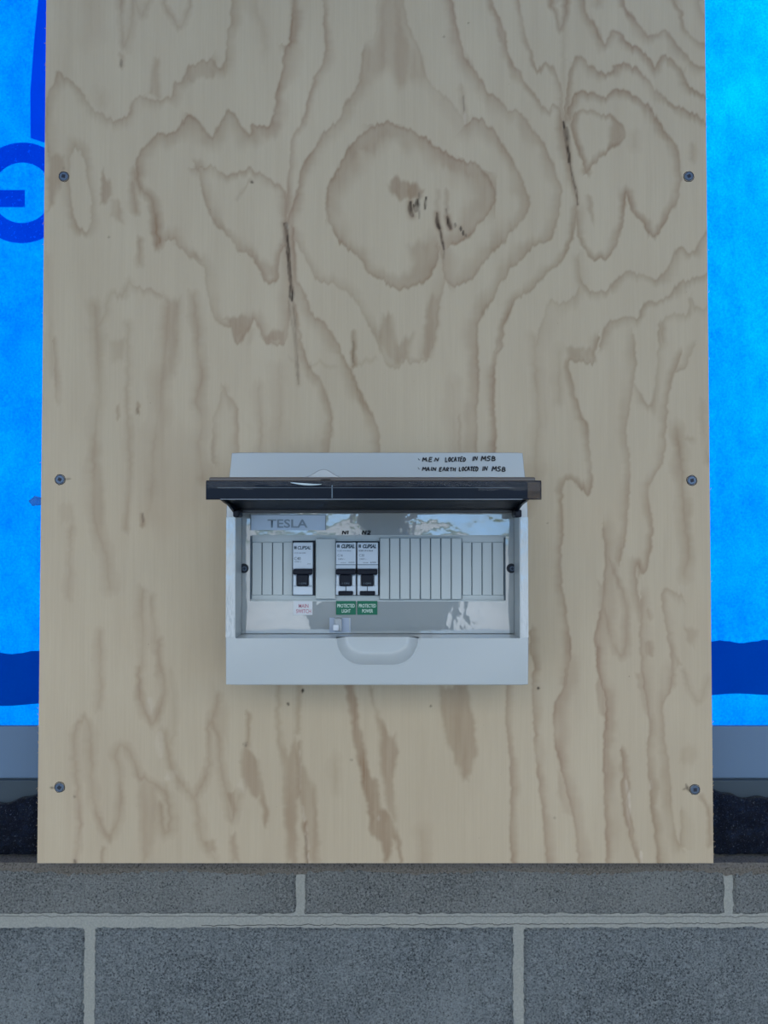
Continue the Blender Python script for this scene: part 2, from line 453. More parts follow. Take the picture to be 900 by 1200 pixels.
# blue wrap, one wide sheet behind everything
def sheet(x0, x1, z0, z1, nx, nz, amp, y):
    bm = bmesh.new(); g_ = []
    for j in range(nz + 1):
        g_.append([bm.verts.new((x0 + (x1 - x0) * i / nx, y + amp * mn.noise(Vector((x0 * 3 + i * .12, j * .10, 1.7))), z0 + (z1 - z0) * j / nz)) for i in range(nx + 1)])
    for j in range(nz):
        for i in range(nx): bm.faces.new((g_[j][i], g_[j][i + 1], g_[j + 1][i + 1], g_[j + 1][i]))
    return bm
wrap = obj('building_wrap', sheet(-2.4, 2.4, zr1 - .03, 2.42, 160, 60, .004, YW + .008), M_wrap, None, True)
tag(wrap, 'translucent bright blue building wrap sheet hung behind the plywood board', 'building wrap')
wl = parent_loc(wrap)
def flat(name, pts, Y, mtl, parent, sub=False):
    bm = bmesh.new(); prism(bm, [(p.x, p.z) for p in pts], Y, Y + .0006)
    return obj(name, bm, mtl, parent)
# wavy lap band
bm = bmesh.new(); rnd = random.Random(5)
top, bot = [], []
for i in range(561):
    px = -1100 + i * 5.6
    yt = 765 - 13 * px / 850 + 1.6 * math.sin(px * .11) + rnd.uniform(-.5, .5); yb_ = 826 - 12 * px / 850 + 1.2 * math.sin(px * .07 + 1)
    a = P(px, yt, YW); b = P(px, yb_, YW)
    top.append(bm.verts.new((a.x, YW - .0005, a.z))); bot.append(bm.verts.new((b.x, YW - .0005, b.z)))
for i in range(560): bm.faces.new((top[i], top[i + 1], bot[i + 1], bot[i]))
# the lap shades the wrap from behind: it is a second, denser layer
obj('seam_lap', bm, M_tape, wrap)
# printed letter and strip on the left
c = P(27, 227, YW); k = YW / FPX
bm = bmesh.new(); R1, R0 = 60 * k, 36 * k; n = 72; a_, b_ = [], []
for i in range(n + 1):
    th = math.radians(203) - math.radians(203 - (-183)) * 0 - math.radians(386 - 40) * i / n * 0
seg = 96
for i in range(seg + 1):
    th = math.radians(170 - 0) - math.radians(342) * i / seg       # open on the far left, the letter runs out of view there
    a_.append(bm.verts.new((c.x + R1 * .98 * math.cos(th), YW - .002, c.z + R1 * math.sin(th))))
    b_.append(bm.verts.new((c.x + R0 * .98 * math.cos(th), YW - .002, c.z + R0 * math.sin(th))))
for i in range(seg): bm.faces.new((a_[i], a_[i + 1], b_[i + 1], b_[i]))
obj('printed_letter', bm, M_wrapink, wrap)
bm = bmesh.new(); q = [P(-25, 224, YW), P(30.5, 224, YW), P(30.5, 244, YW), P(-25, 244, YW)]
bm.faces.new([bm.verts.new((p.x, YW - .0024, p.z)) for p in q]); obj('printed_letter', bm, M_wrapink, wrap)
bm = bmesh.new(); q = [P(47, -60, YW), P(80, -60, YW), P(80, 170, YW), P(52, 168, YW), P(37, 163, YW), P(36.5, 110, YW), P(41, 50, YW), P(46, 0, YW)]
bm.faces.new([bm.verts.new((p.x, YW - .002, p.z)) for p in q]); obj('printed_strip', bm, M_wrapprint, wrap)

# studs carrying the board and holding the wrap, hidden behind the sheet
for s_ in (-1, 0, 1):
    bm = bmesh.new(); xc = -.008 + s_ * .25
    box(bm, (xc - .0225, YP + .0185, ztop + .030), (xc + .0225, YM - .004 - .0015, 2.41), .002)
    tag(obj('timber_stud', bm, M_timber), ('pine stud behind the left edge of the board', 'pine stud behind the middle of the board', 'pine stud behind the right edge of the board')[s_ + 1], 'stud', 'studs behind the plywood')
# ================================================================== PLYWOOD BOARD
# Figure of the veneer, followed curve by curve. (points, soft width, soft side, strength)
# side: +1 fades towards the right of the direction of travel on the sheet, -1 towards the left, 0 both
CURVES = [
 ([(142,-40),(142,0),(142,20),(143,40),(146,56),(150,43),(153,27),(156,10),(155,-4)],5,0,.55),
 ([(142,66),(142,80)],3,0,.7),
 ([(156,-6),(162,8),(167,18),(172,7),(176,-6)],4,0,.5),
 ([(193,-10),(193,3),(202,20),(211,32),(218,18),(223,3),(223,-20)],4,0,.45),
 ([(56,175),(55,130),(58,110),(65,97),(70,85),(77,93),(90,100),(100,117),(108,132),(118,131),(130,142),(140,143),(150,137),(155,125),(162,115),(175,115),(193,116),(202,117),(206,97),(213,97),(222,80),(233,75),(242,72),(247,68),(255,80),(262,78),(265,63),(268,43),(272,17),(274,-40)],6,1,.55),
 ([(160,204),(160,200),(163,183),(175,167),(187,156),(197,159),(207,152),(217,138),(223,135),(232,143),(240,155),(248,164),(257,150),(268,132),(280,143),(292,162),(297,147),(307,148),(317,147),(322,130),(326,103),(332,80),(335,55),(340,50),(343,17),(346,-40)],8,1,.8),
 ([(160,204),(165,222),(177,235),(181,247),(183,265),(187,285)],6,0,.75),
 ([(193,282),(202,277),(210,288),(222,300),(237,308),(242,320),(243,333),(247,353),(257,378),(272,383),(278,403),(287,390),(297,373),(303,383),(312,401),(333,400),(338,375),(338,330),(337,290)],6,-1,.55),
 ([(335,287),(328,297),(325,313),(323,329),(313,330),(307,320),(297,300),(282,295),(273,282),(257,267),(247,250),(238,223),(233,200),(230,193)],6,1,.65),
 ([(230,195),(245,196),(250,199),(267,207),(283,200),(300,203),(320,213),(332,225),(335,240),(335,262)],5,1,.65),
 ([(278,232),(285,220),(295,214)],3,0,.35),
 ([(364,-40),(363,60),(363,100),(360,127),(352,148),(343,163),(341,193),(338,217),(336,233),(336,250)],4,0,0),
 ([(380,-40),(380,0),(381,27),(382,53),(380,72),(370,90),(363,113),(355,143),(343,163),(341,193),(338,217),(336,250)],5,-1,.65),
 ([(425,57),(423,87),(418,103),(405,123),(397,140),(380,157),(372,170),(367,180),(357,193),(352,210),(347,233),(340,253),(337,262)],7,-1,.7),
 ([(443,-40),(442,37),(435,48),(425,60),(423,85)],8,-1,.25),
 ([(470,-30),(473,13),(480,37),(493,67),(500,93),(517,110),(533,127),(545,146)],8,1,.42),
 ([(541,103),(543,125),(545,142)],3,0,.5),
 ([(383,243),(385,220),(395,200),(408,177),(423,160),(440,148),(460,146),(483,155),(500,165),(517,178),(537,187),(553,192),(567,203),(577,220),(580,233),(575,247),(563,260),(547,277),(530,287)],14,1,.85),
 ([(383,243),(388,263),(400,283),(413,293),(423,300),(432,317),(447,327),(467,337),(483,335),(500,325),(508,313),(513,300),(513,287)],10,-1,.75),
 ([(545,146),(550,141),(557,139),(570,147),(587,167),(603,193),(613,217),(620,233),(615,250),(597,273),(580,293),(563,313),(547,330),(533,333),(523,327),(519,305),(516,290)],9,1,.7),
 ([(520,303),(523,317),(518,337),(513,367),(508,400),(500,420)],8,1,.5),
 ([(500,420),(483,425),(475,420),(463,433),(450,420),(440,393),(427,370),(413,347),(393,333),(373,327),(360,307),(350,287),(342,270)],5,1,.45),
 ([(343,267),(345,300),(347,327),(358,347),(365,367),(383,383),(397,410),(410,433),(422,460),(437,490),(443,505),(445,540)],7,1,.7),
 ([(345,355),(350,387),(358,420),(370,440),(383,463),(388,487),(388,500),(383,540)],6,1,.6),
 ([(414,390),(414,428)],3,0,.8),
 ([(340,419),(356,425),(374,426),(400,433),(412,428),(440,420)],2.5,0,.22),
 ([(197,360),(196,390),(193,413),(190,447),(187,480),(182,507),(178,560),(176,600)],13,0,.42),
 ([(227,345),(229,362),(232,393),(232,413),(237,440),(230,467),(237,490),(233,523),(238,560)],8,0,.5),
 ([(262,453),(272,473),(278,487),(278,530)],4,1,.5),
 ([(262,453),(255,477),(250,500),(250,540)],4,-1,.4),
 ([(150,380),(150,440),(148,467),(150,493),(152,527),(152,573),(147,620)],5,0,.45),
 ([(112,360),(115,420),(117,460),(113,490),(110,530),(110,600),(117,633),(125,655),(128,690)],8,0,.42),
 ([(63,400),(65,430),(67,470)],4,-1,.45),([(56,300),(60,400),(62,440)],4,0,.25),
 ([(83,620),(82,660),(80,700)],5,0,.35),
 ([(161,476),(161,486)],3,0,.8),([(137,476),(138,490)],2.5,0,.6),([(167,600),(168,613)],3,0,.85),
 ([(178,700),(182,750),(190,783),(195,800)],5,0,.35),([(117,740),(118,800),(116,830)],6,0,.4),([(167,690),(167,717),(167,767),(164,800)],6,0,.4),
 ([(99,843),(88,855),(88,893),(91,930),(94,964),(92,989),(88,1012)],4,0,.45),
 ([(99,841),(105,852),(107,883),(108,921),(113,952),(122,974),(130,978),(135,970),(141,946),(140,908),(136,883),(143,871),(152,879),(158,893),(161,908),(171,914),(189,922),(196,936),(199,964),(196,977),(191,970),(188,942)],6,0,.48),
 ([(163,780),(164,812),(169,834),(178,848),(186,837),(192,815),(192,796),(187,778),(186,750)],5,0,.6),
 ([(192,860),(199,890),(210,914),(224,932),(228,935),(239,914),(245,893),(244,852),(252,834),(255,815)],5,0,.5),
 ([(200,790),(203,820),(205,850),(200,870)],5,0,.3),
 ([(228,935),(233,958),(234,977),(242,995),(252,1004)],6,0,.45),
 ([(247,845),(256,865),(258,896),(264,924),(267,952),(270,961),(276,949),(280,930)],5,0,.5),
 ([(291,835),(291,875)],3,0,.7),([(393,890),(393,930)],7,0,.3),([(495,975),(496,1012)],9,0,.35),
 ([(358,962),(360,1012)],2.5,0,.9),([(351,870),(351,930)],2.5,0,.6),
 ([(594,803),(595,852),(599,899),(600,939),(598,970),(602,1014)],5,-1,.75),
 ([(622,740),(622,760),(627,783),(625,800),(627,852),(628,883),(633,921),(638,961),(642,1014)],5,-1,.6),
 ([(663,780),(660,809),(652,824),(650,846),(653,880),(661,908),(667,936),(674,964),(676,989),(680,1014)],9,-1,.7),
 ([(700,760),(702,790),(711,821),(710,849),(708,883),(709,924),(710,964),(712,1014)],7,-1,.75),
 ([(751,700),(752,767),(753,790),(756,815),(762,852),(759,880),(763,921),(763,939),(767,970),(772,1014)],6,-1,.7),
 ([(789,785),(784,809),(776,827),(778,865),(782,893),(785,924),(787,961),(798,992),(798,952)],7,1,.5),
 ([(729,880),(731,899),(730,921),(731,946),(737,974),(747,1004),(749,1014)],4,-1,.65),
 ([(731,899),(737,921),(734,939),(740,964),(742,983)],4,1,.5),
 ([(800,785),(809,809),(821,820),(829,796)],4,0,.35),([(821,933),(831,952),(832,989)],4,0,.5),
 ([(575,-40),(575,0),(583,20),(592,40),(593,57),(605,80),(617,100),(630,117),(642,130),(647,124),(655,127),(657,143),(662,167),(667,197),(672,213),(677,233),(675,250),(672,267),(670,283),(657,307),(643,315),(633,330),(617,343),(603,352),(598,363),(590,383),(587,407),(580,423),(578,450),(580,497),(580,540)],5,1,.75),
 ([(530,-40),(530,0),(535,33),(543,63),(557,83),(570,107),(583,117),(598,130),(610,133),(623,150),(635,167),(645,187),(650,200),(657,227),(652,260),(643,280),(620,293),(600,313),(590,327),(577,347),(563,373),(558,390),(560,433),(558,497),(558,540)],8,1,.72),
 ([(608,-40),(608,0),(613,33),(622,63),(630,82),(638,75),(648,82),(655,97),(658,113),(660,143)],4,1,.55),
 ([(645,-20),(645,0),(650,17),(657,34),(662,17),(665,-20)],3.5,0,.7),
 ([(660,30),(661,80),(661,120)],3,0,.3),
 ([(683,-40),(683,0),(688,17),(698,33),(707,53),(713,47),(718,37),(725,38),(733,50),(750,60),(760,68),(768,80),(773,72),(782,68),(793,78),(807,100),(830,113)],5,1,.75),
 ([(728,-40),(730,0),(740,20),(750,33),(760,43),(767,40),(772,43),(778,37),(788,47),(800,63),(810,72),(832,81)],5,1,.7),
 ([(790,-40),(790,0),(798,17),(803,37),(817,47),(832,56)],4,1,.6),([(815,-40),(820,10),(832,30)],4,1,.4),
 ([(662,143),(665,110),(670,80),(677,68),(690,77),(707,87),(717,86),(723,77),(737,78),(753,88),(768,107),(783,120),(800,128),(817,135),(832,147)],5,1,.7),
 ([(665,135),(673,113),(683,107),(697,110),(710,114),(722,106),(733,107),(750,118),(763,130),(777,153),(788,168),(795,183),(797,213),(792,237),(782,253),(772,272),(763,273),(755,260),(743,248),(737,233),(733,228),(731,250),(723,283),(715,297),(700,304),(687,295),(678,273),(676,247)],5,1,.8),
 ([(687,203),(673,157),(670,143),(675,132),(687,128),(703,133),(717,137),(727,147),(732,160),(727,167),(713,175),(700,187),(690,198),(687,203)],4,1,.7),
 ([(678,305),(680,330),(693,342),(710,340),(723,327),(737,320),(753,322),(770,328),(783,317),(793,293),(798,292),(813,297),(822,283),(832,270)],5,1,.55),
 ([(703,405),(710,380),(725,373),(747,373),(757,357),(780,352),(797,333),(813,328),(832,320)],5,1,.55),
 ([(777,400),(777,380),(787,370),(807,368),(808,350),(815,362),(827,360),(832,350)],4,1,.45),
 ([(627,405),(637,377),(645,353),(653,357),(670,350),(678,333),(678,300)],7,1,.4),
 ([(625,395),(627,433),(630,467),(632,493),(628,527),(627,557),(618,600)],8,0,.38),
 ([(700,395),(697,407),(693,425),(667,423),(668,443),(677,477),(687,500),(690,533),(693,560),(689,578),(682,573),(672,563),(662,563),(658,580),(659,617),(656,650),(658,693),(665,733),(668,763),(663,800)],5,1,.7),
 ([(742,395),(743,410),(743,443),(735,487),(732,513),(737,540),(735,587),(732,627),(727,657)],6,1,.62),
 ([(743,450),(753,470),(762,478),(767,463),(772,420),(773,380)],5,1,.45),
 ([(797,415),(790,430),(782,463),(780,500),(775,543),(762,563),(758,577),(763,613),(762,640),(755,670),(745,660),(745,687),(752,723)],5,1,.6),
 ([(793,503),(797,533),(800,573),(802,613),(807,647),(802,675)],8,0,.62),([(793,515),(800,512),(812,514)],4,0,.3),
 ([(707,620),(710,653),(707,700),(703,723),(698,743),(700,767),(705,800)],9,-1,.6),
 ([(713,655),(722,677),(732,700),(735,727),(732,763),(722,763),(713,737),(708,713)],5,0,.5),
 ([(800,702),(787,693),(778,693),(777,710),(783,743),(788,770),(787,800)],5,-1,.5),
 ([(823,470),(824,495),(829,540)],4,0,.35),([(813,405),(806,420),(802,431),(790,432)],4,1,.45),([(759,715),(760,722)],4,0,.7),
 ([(87,170),(82,180),(80,207),(82,233),(88,260),(102,273),(108,260),(108,233),(102,200),(97,182),(87,170)],5,1,.55),
 ([(155,216),(157,232),(160,248)],5,0,.6),([(163,280),(164,307)],4,0,.5),
 ([(152,330),(163,338),(180,340),(190,347)],5,1,.35),([(152,330),(143,347),(130,343),(123,367),(113,385)],5,0,.35),
 ([(82,-30),(80,80),(76,90)],8,0,.18),([(107,0),(108,40)],16,0,.22),([(118,110),(119,120)],8,0,.35),
 ([(523,225),(523,252)],2.5,0,.5),([(513,225),(513,255)],2.5,0,.35),
 ([(812,170),(812,186)],4,0,.5),([(743,158),(743,172)],5,0,.4),
 ([(700,5),(702,-10),(708,-20)],6,0,.5),([(303,455),(306,500),(304,540)],6,0,.3),([(325,430),(328,470),(326,540)],9,0,.28),
 ([(530,450),(533,540)],10,0,.28),([(538,490),(539,540)],3,0,.35),([(655,410),(655,470)],7,0,.3),
]
BLOBS = [  # (outline, strength, soft edge)
 ([(172,110),(176,85),(180,68),(186,68),(189,100),(190,115)],.38,4),
 ([(220,82),(234,76),(246,72),(256,80),(262,80),(250,92),(228,96),(214,98)],.38,4),
 ([(276,-40),(300,-40),(302,0),(316,30),(318,50),(308,80),(300,30),(285,10)],.22,8),
 ([(340,-40),(349,0),(352,35),(350,50),(338,55),(340,20)],.55,5),
 ([(175,250),(172,268),(180,290),(187,297),(190,285),(184,250)],.55,5),
 ([(257,372),(272,385),(278,405),(288,390),(297,375),(296,368),(270,370)],.5,4),
 ([(303,385),(312,402),(333,401),(337,380),(325,385),(312,390)],.55,4),
 ([(275,285),(298,300),(309,320),(323,329),(322,310),(306,300),(296,288)],.4,5),
 ([(212,288),(222,302),(238,310),(240,302),(225,292)],.4,4),
 ([(443,-40),(442,37),(425,60),(423,83),(433,100),(450,85),(467,103),(487,100),(500,93),(493,67),(480,37),(473,13),(470,-40)],.36,10),
 ([(432,100),(424,60),(440,45),(450,60),(445,85)],.25,8),
 ([(453,217),(457,210),(470,208),(487,215),(497,223),(493,231),(467,235),(457,228)],.7,4),
 ([(500,167),(520,180),(545,192),(565,203),(560,215),(535,206),(512,195)],.45,8),
 ([(410,178),(430,160),(455,152),(475,160),(450,166),(440,182),(420,180),(402,205)],.38,8),
 ([(475,285),(508,278),(512,300),(507,313),(493,327),(477,330),(483,307)],.45,8),
 ([(447,367),(460,367),(467,400),(487,392),(480,420),(465,432),(450,418),(440,393)],.45,6),
 ([(503,345),(518,340),(515,380),(505,420),(490,424),(495,380)],.48,6),
 ([(580,15),(590,38),(594,60),(584,48)],.45,4),([(598,362),(588,400),(578,425),(581,395),(590,375)],.4,3),
 ([(417,445),(426,462),(434,485),(426,478),(417,460)],.5,3),([(376,454),(388,470),(392,510),(385,520),(384,480)],.4,4),
 ([(545,55),(560,80),(572,105),(560,100),(546,75)],.35,4),
 ([(717,137),(727,147),(734,162),(722,170),(708,178),(713,165),(713,150)],.55,5),
 ([(733,225),(737,240),(731,255),(727,267),(729,245)],.55,3),
 ([(757,260),(765,273),(774,268),(768,280),(760,275)],.45,3),
 ([(683,227),(691,230),(698,258),(695,266),(687,247)],.38,3),
 ([(663,408),(697,406),(693,425),(667,422)],.42,4),
 ([(55,177),(75,182),(80,207),(81,230),(72,213),(65,240),(55,250)],.5,5),
 ([(121,198),(130,215),(133,232),(120,243),(115,240),(117,215)],.6,4),
 ([(130,235),(140,235),(146,250),(145,263),(135,262),(127,255)],.4,4),
 ([(190,343),(213,350),(213,395),(206,440),(190,450),(192,400)],.4,8),
 ([(100,385),(128,390),(120,430),(106,420)],.25,10),([(128,395),(150,395),(145,420),(130,425)],.35,6),
 ([(290,382),(300,385),(298,400),(290,405)],.2,4),
 ([(150,515),(200,490),(240,510),(240,590),(190,640),(150,600)],.16,20),
 ([(105,525),(118,520),(125,600),(120,640),(103,600)],.28,6),
 ([(68,590),(88,590),(88,614),(70,614)],.22,5),
 ([(278,487),(340,540),(390,540),(388,500),(345,520),(300,505)],.16,14),
 ([(286,871),(298,883),(306,896),(309,927),(315,952),(314,974),(306,964),(303,936),(295,936),(286,924),(281,893)],.6,4),
 ([(264,924),(277,927),(278,949),(271,962)],.5,4),([(234,983),(254,985),(256,1003),(243,1000)],.42,4),
 ([(161,915),(185,918),(186,950),(178,1010),(165,1012),(160,960)],.34,6),([(269,977),(277,975),(282,1012),(270,1012)],.45,4),
 ([(118,972),(134,976),(132,988),(120,982)],.4,4),([(117,992),(123,990),(124,1012),(118,1012)],.4,3),
 ([(247,800),(268,830),(268,870),(255,860),(244,850)],.22,8),
 ([(322,800),(330,800),(330,852),(337,883),(347,862),(353,883),(372,927),(375,977),(374,1014),(358,1014),(356,964),(351,939),(350,977),(350,1012),(336,1012),(334,977),(330,930),(331,899),(322,852)],.50,5),
 ([(345,800),(355,800),(352,860),(345,860)],.35,4),
 ([(404,800),(417,803),(421,837),(428,877),(434,908),(443,914),(446,946),(462,958),(470,983),(473,1014),(468,1014),(462,983),(456,1014),(449,1014),(446,986),(435,977),(428,939),(420,905),(414,868),(409,830)],.72,4),
 ([(429,800),(438,803),(440,830),(456,858),(465,858),(468,883),(462,914),(466,964),(452,952),(449,927),(442,858)],.56,5),
 ([(512,803),(549,803),(558,846),(560,883),(549,914),(541,918),(536,896),(522,871),(516,837)],.55,5),
 ([(528,840),(540,840),(545,890),(540,900)],.3,6),
 ([(697,800),(702,790),(711,821),(711,848),(702,835),(698,815)],.5,3),
 ([(744,790),(753,790),(757,815),(761,845),(752,830)],.4,3),
 ([(798,875),(815,870),(820,885),(808,900),(796,890)],.2,5),
 ([(655,900),(664,915),(672,960),(660,955),(652,930)],.3,4),
 ([(800,733),(818,738),(815,760),(804,750)],.35,4),([(753,755),(765,750),(768,772),(756,776)],.45,4),
 ([(787,760),(800,778),(792,782)],.4,3),([(700,680),(712,680),(708,722),(702,722)],.4,4),
 ([(742,655),(752,655),(757,668),(748,676)],.45,3),([(810,75),(800,92),(793,85)],.3,4),
 ([(640,-20),(668,-20),(662,5),(650,5)],.3,4),([(775,-20),(800,-20),(798,10),(785,8)],.35,6),
 ([(692,15),(706,45),(708,55),(698,45)],.4,3),
]
KNOTS = [  # (points, half width, strength) dark bark pockets and splits
 ([(333,262),(336,275),(338,300),(340,325),(342,340)],1.8,.85),([(341,335),(342,352)],2.6,1.0),([(343,352),(346,385),(350,450)],1.2,.32),
 ([(338,352),(345,400),(348,440)],1.0,.22),([(335,262),(336,290)],3.0,.5),
 ([(660,143),(663,160),(666,178),(667,190)],1.7,.9),([(667,188),(671,208),(675,224),(677,240)],1.0,.55),([(664,150),(666,175)],2.6,.5),
 ([(481,237),(481,246),(483,253)],2.2,.9),([(489,234),(489,247)],2.4,.95),([(485,240),(487,248)],1.5,.8),([(499,231),(498,245)],1.3,.9),([(491,226),(491,256)],1.0,.4),
 ([(512,250),(513,262),(515,268)],2.0,.9),([(515,268),(518,280),(520,292)],1.2,.75),([(520,292),(520,303)],.8,.4),
 ([(524,254),(526,262),(528,268)],2.1,.95),([(523,245),(524,254)],.9,.4),([(533,262),(533,266)],1.2,.8),([(540,266),(540,270)],1.2,.85),([(543,271),(543,275)],1.3,.9),([(546,274),(546,277)],1.1,.6),
 ([(543,112),(544,130)],.7,.35),([(294,213),(296,214)],1.3,.8),([(414,400),(414,425)],.9,.3),
 ([(167,602),(168,612)],1.0,.45),([(161,478),(161,485)],1.1,.35),([(142,70),(142,78)],1.0,.4),([(287,871),(288,874)],2.0,.5),([(285,872),(290,870)],1.2,.4),
 ([(355,808),(355,811)],1.4,.95),([(337,824),(338,826)],1.2,.8),([(411,890),(412,891)],1.5,.5),([(631,806),(631,807)],1.3,.9),
 ([(87,933),(88,934)],1.2,.8),([(650,958),(650,959)],1.2,.5),([(548,27),(549,27)],1.0,.8),([(520,43),(521,43)],1.0,.7),([(505,827),(505,828)],1.1,.6),
 ([(59,923),(67,924)],.9,.7),([(72,562),(83,561)],.8,.5),([(87,1008),(89,1011)],1.8,.5),([(804,919),(807,927)],1.2,.7),([(800,925),(805,924)],.9,.5),
 ([(358,980),(360,1012)],.9,.35),([(641,613),(642,613)],.9,.6),([(127,278),(128,278)],1.0,.6),([(75,196),(75,198)],1.0,.3),
]
PALES = [([(734,915),(737,940),(736,960)],2.0,.9),([(735,935),(737,973)],1.6,.8),([(751,998),(752,1012)],1.5,.9),([(763,915),(763,925)],1.4,.9),
 ([(351,880),(352,925)],1.2,.6),([(355,945),(362,995)],1.4,.6),([(361,1000),(362,1012)],1.3,.8),([(444,957),(444,961)],1.6,.9),
 ([(342,345),(343,347)],1.0,.9),([(336,262),(337,268)],1.3,.7),([(545,134),(545,145)],1.5,.7),([(176,820),(176,835)],5,.3),([(187,860),(188,885)],5,.35),([(205,905),(196,912)],5,.4),([(285,915),(286,925)],6,.3)]

def unproject(X, Z):
    dz = (Z - CAMZ) / YP                      # = (sinp + v cosp)/(cosp - v sinp)
    v = (dz * math.cos(PITCH) - math.sin(PITCH)) / (math.cos(PITCH) + dz * math.sin(PITCH))
    t = YP / (math.cos(PITCH) - v * math.sin(PITCH))
    return 450 + X / t * FPX, 600 - v * FPX
XL = (P(54, 0, YP).x + P(44, 1010, YP).x) / 2; XR = (P(828, 0, YP).x + P(834, 1010, YP).x) / 2
ZB = P(450, 1011.5, YP).z; ZT = min(ZB + 1.2, 2.40)
CELL = 1.3 * YP / FPX
xs = np.linspace(XL, XR, int((XR - XL) / CELL) + 1)
zvis = P(450, -40, YP).z
zs = np.concatenate([np.linspace(ZB, zvis, int((zvis - ZB) / CELL) + 1), np.linspace(zvis, ZT, 50)[1:]])
GX, GZ = np.meshgrid(xs, zs)
PX, PY = unproject(GX, GZ)
rs = np.random.RandomState(7)
def vnoise(u, v, seed, n=256):
    r = np.random.RandomState(seed).rand(n, n) * 2 - 1
    iu = np.floor(u).astype(int); iv = np.floor(v).astype(int); fu = u - iu; fv = v - iv
    fu = fu * fu * (3 - 2 * fu); fv = fv * fv * (3 - 2 * fv)
    a = r[iv % n, iu % n]; b = r[iv % n, (iu + 1) % n]; c = r[(iv + 1) % n, iu % n]; d = r[(iv + 1) % n, (iu + 1) % n]
    return (a * (1 - fu) + b * fu) * (1 - fv) + (c * (1 - fu) + d * fu) * fv
WX = PX + 1.1 * vnoise(PX / 25, PY / 7, 1) + .8 * vnoise(PX / 9, PY / 3.5, 2)
WY = PY + 2.4 * vnoise(PX / 2.6, PY / 70, 3) + 2.4 * vnoise(PX / 6.5, PY / 60, 4)
def smooth(pts, k=5):
    if len(pts) < 3: return [tuple(map(float, p)) for p in pts]
    p = [np.array(q, float) for q in pts]; p = [2 * p[0] - p[1]] + p + [2 * p[-1] - p[-2]]
    out = []
    for i in range(1, len(p) - 2):
        for j in range(k):
            t = j / k; a, b, c, d = p[i - 1:i + 3]
            out.append(tuple(.5 * (2 * b + (c - a) * t + (2 * a - 5 * b + 4 * c - d) * t * t + (3 * b - a - 3 * c + d) * t ** 3)))
    out.append(tuple(p[-2])); return out
def window(x0, x1, y0, y1):
    """index window of the mesh grid that covers a patch of the sheet"""
    i0 = np.searchsorted(PX[0], x0 - 8); i1 = np.searchsorted(PX[0], x1 + 8)
    r = np.where((PY[:, 0] > y0 - 10) & (PY[:, 0] < y1 + 10))[0]
    if len(r) == 0 or i1 <= i0: return None
    return slice(r[0], r[-1] + 1), slice(max(0, i0), i1)
def dist_poly(pts, X, Y):
    best = np.full(X.shape, 1e9); side = np.zeros(X.shape); par = np.zeros(X.shape)
    n = len(pts) - 1
    for i in range(n):
        (ax, ay), (bx, by) = pts[i], pts[i + 1]
        dx, dy = bx - ax, by - ay; L = dx * dx + dy * dy + 1e-9
        t = np.clip(((X - ax) * dx + (Y - ay) * dy) / L, 0, 1)
        ex, ey = X - ax - t * dx, Y - ay - t * dy
        d = ex * ex + ey * ey; m = d < best
        best[m] = d[m]; side[m] = (dx * ey - dy * ex)[m]; par[m] = ((i + t) / n)[m]
    return np.sqrt(best), np.sign(side), par
GR = np.zeros(PX.shape); KN = np.zeros(PX.shape); PA = np.zeros(PX.shape)
for pts, wd, sd, st in CURVES:
    if st <= 0: continue
    pp = smooth(pts); m = wd + 8
    # long curves are handled in short runs, so each only touches its own window
    run = 14
    for s0 in range(0, len(pp) - 1, run):
        q = pp[s0:s0 + run + 1]
        xx = [a for a, b in q]; yy = [b for a, b in q]
        wn = window(min(xx) - m, max(xx) + m, min(yy) - m, max(yy) + m)
        if wn is None: continue
        X, Y = WX[wn], WY[wn]
        d, s, t = dist_poly(q, X, Y)
        wob = 1 + .45 * vnoise(X / 14, Y / 22, 11)
        wl_ = wd * 2.3 * wob
        e_sharp = np.exp(-(d / 1.9) ** 2)
        x_ = np.clip((1 - d / (wl_ + 1e-6)) * 1.25, 0, 1); fall = x_ * x_ * (3 - 2 * x_)
        e_soft = (.50 + .50 * np.exp(-d / 2.2)) * fall
        if sd == 0: val = np.maximum(e_sharp * .0, (.75 + .25 * np.exp(-d / 2)) * np.clip(1 - d / (wl_ * .60 + .8), 0, 1) ** .7)
        else: val = np.where(s * sd > 0, e_soft, e_sharp)
        val = val * st * (.86 + .30 * vnoise(X / 18, Y / 26, 12))
        GR[wn] = np.maximum(GR[wn], val)
for pts, st, so in BLOBS:
    q = list(pts) + [pts[0]]
    xx = [a for a, b in q]; yy = [b for a, b in q]
    wn = window(min(xx) - 8, max(xx) + 8, min(yy) - 8, max(yy) + 8)
    if wn is None: continue
    X, Y = WX[wn] + 1.6 * vnoise(WX[wn] / 8, WY[wn] / 18, 21), WY[wn] + 3 * vnoise(WX[wn] / 5, WY[wn] / 40, 22)
    d, _, _ = dist_poly(q, X, Y)
    ins = np.zeros(X.shape, bool)
    for (ax, ay), (bx, by) in zip(q, q[1:]):
        c_ = ((ay > Y) != (by > Y)) & (X < (bx - ax) * (Y - ay) / (by - ay + 1e-9) + ax)
        ins ^= c_
    so = so * 1.7; sdist = np.where(ins, d, -d)
    x_ = np.clip((sdist + so * .35) / so, 0, 1); val = st * x_ * x_ * (3 - 2 * x_) * (.9 + .25 * vnoise(X / 5, Y / 60, 23))
    GR[wn] = np.maximum(GR[wn], val) + .25 * np.minimum(GR[wn], val)
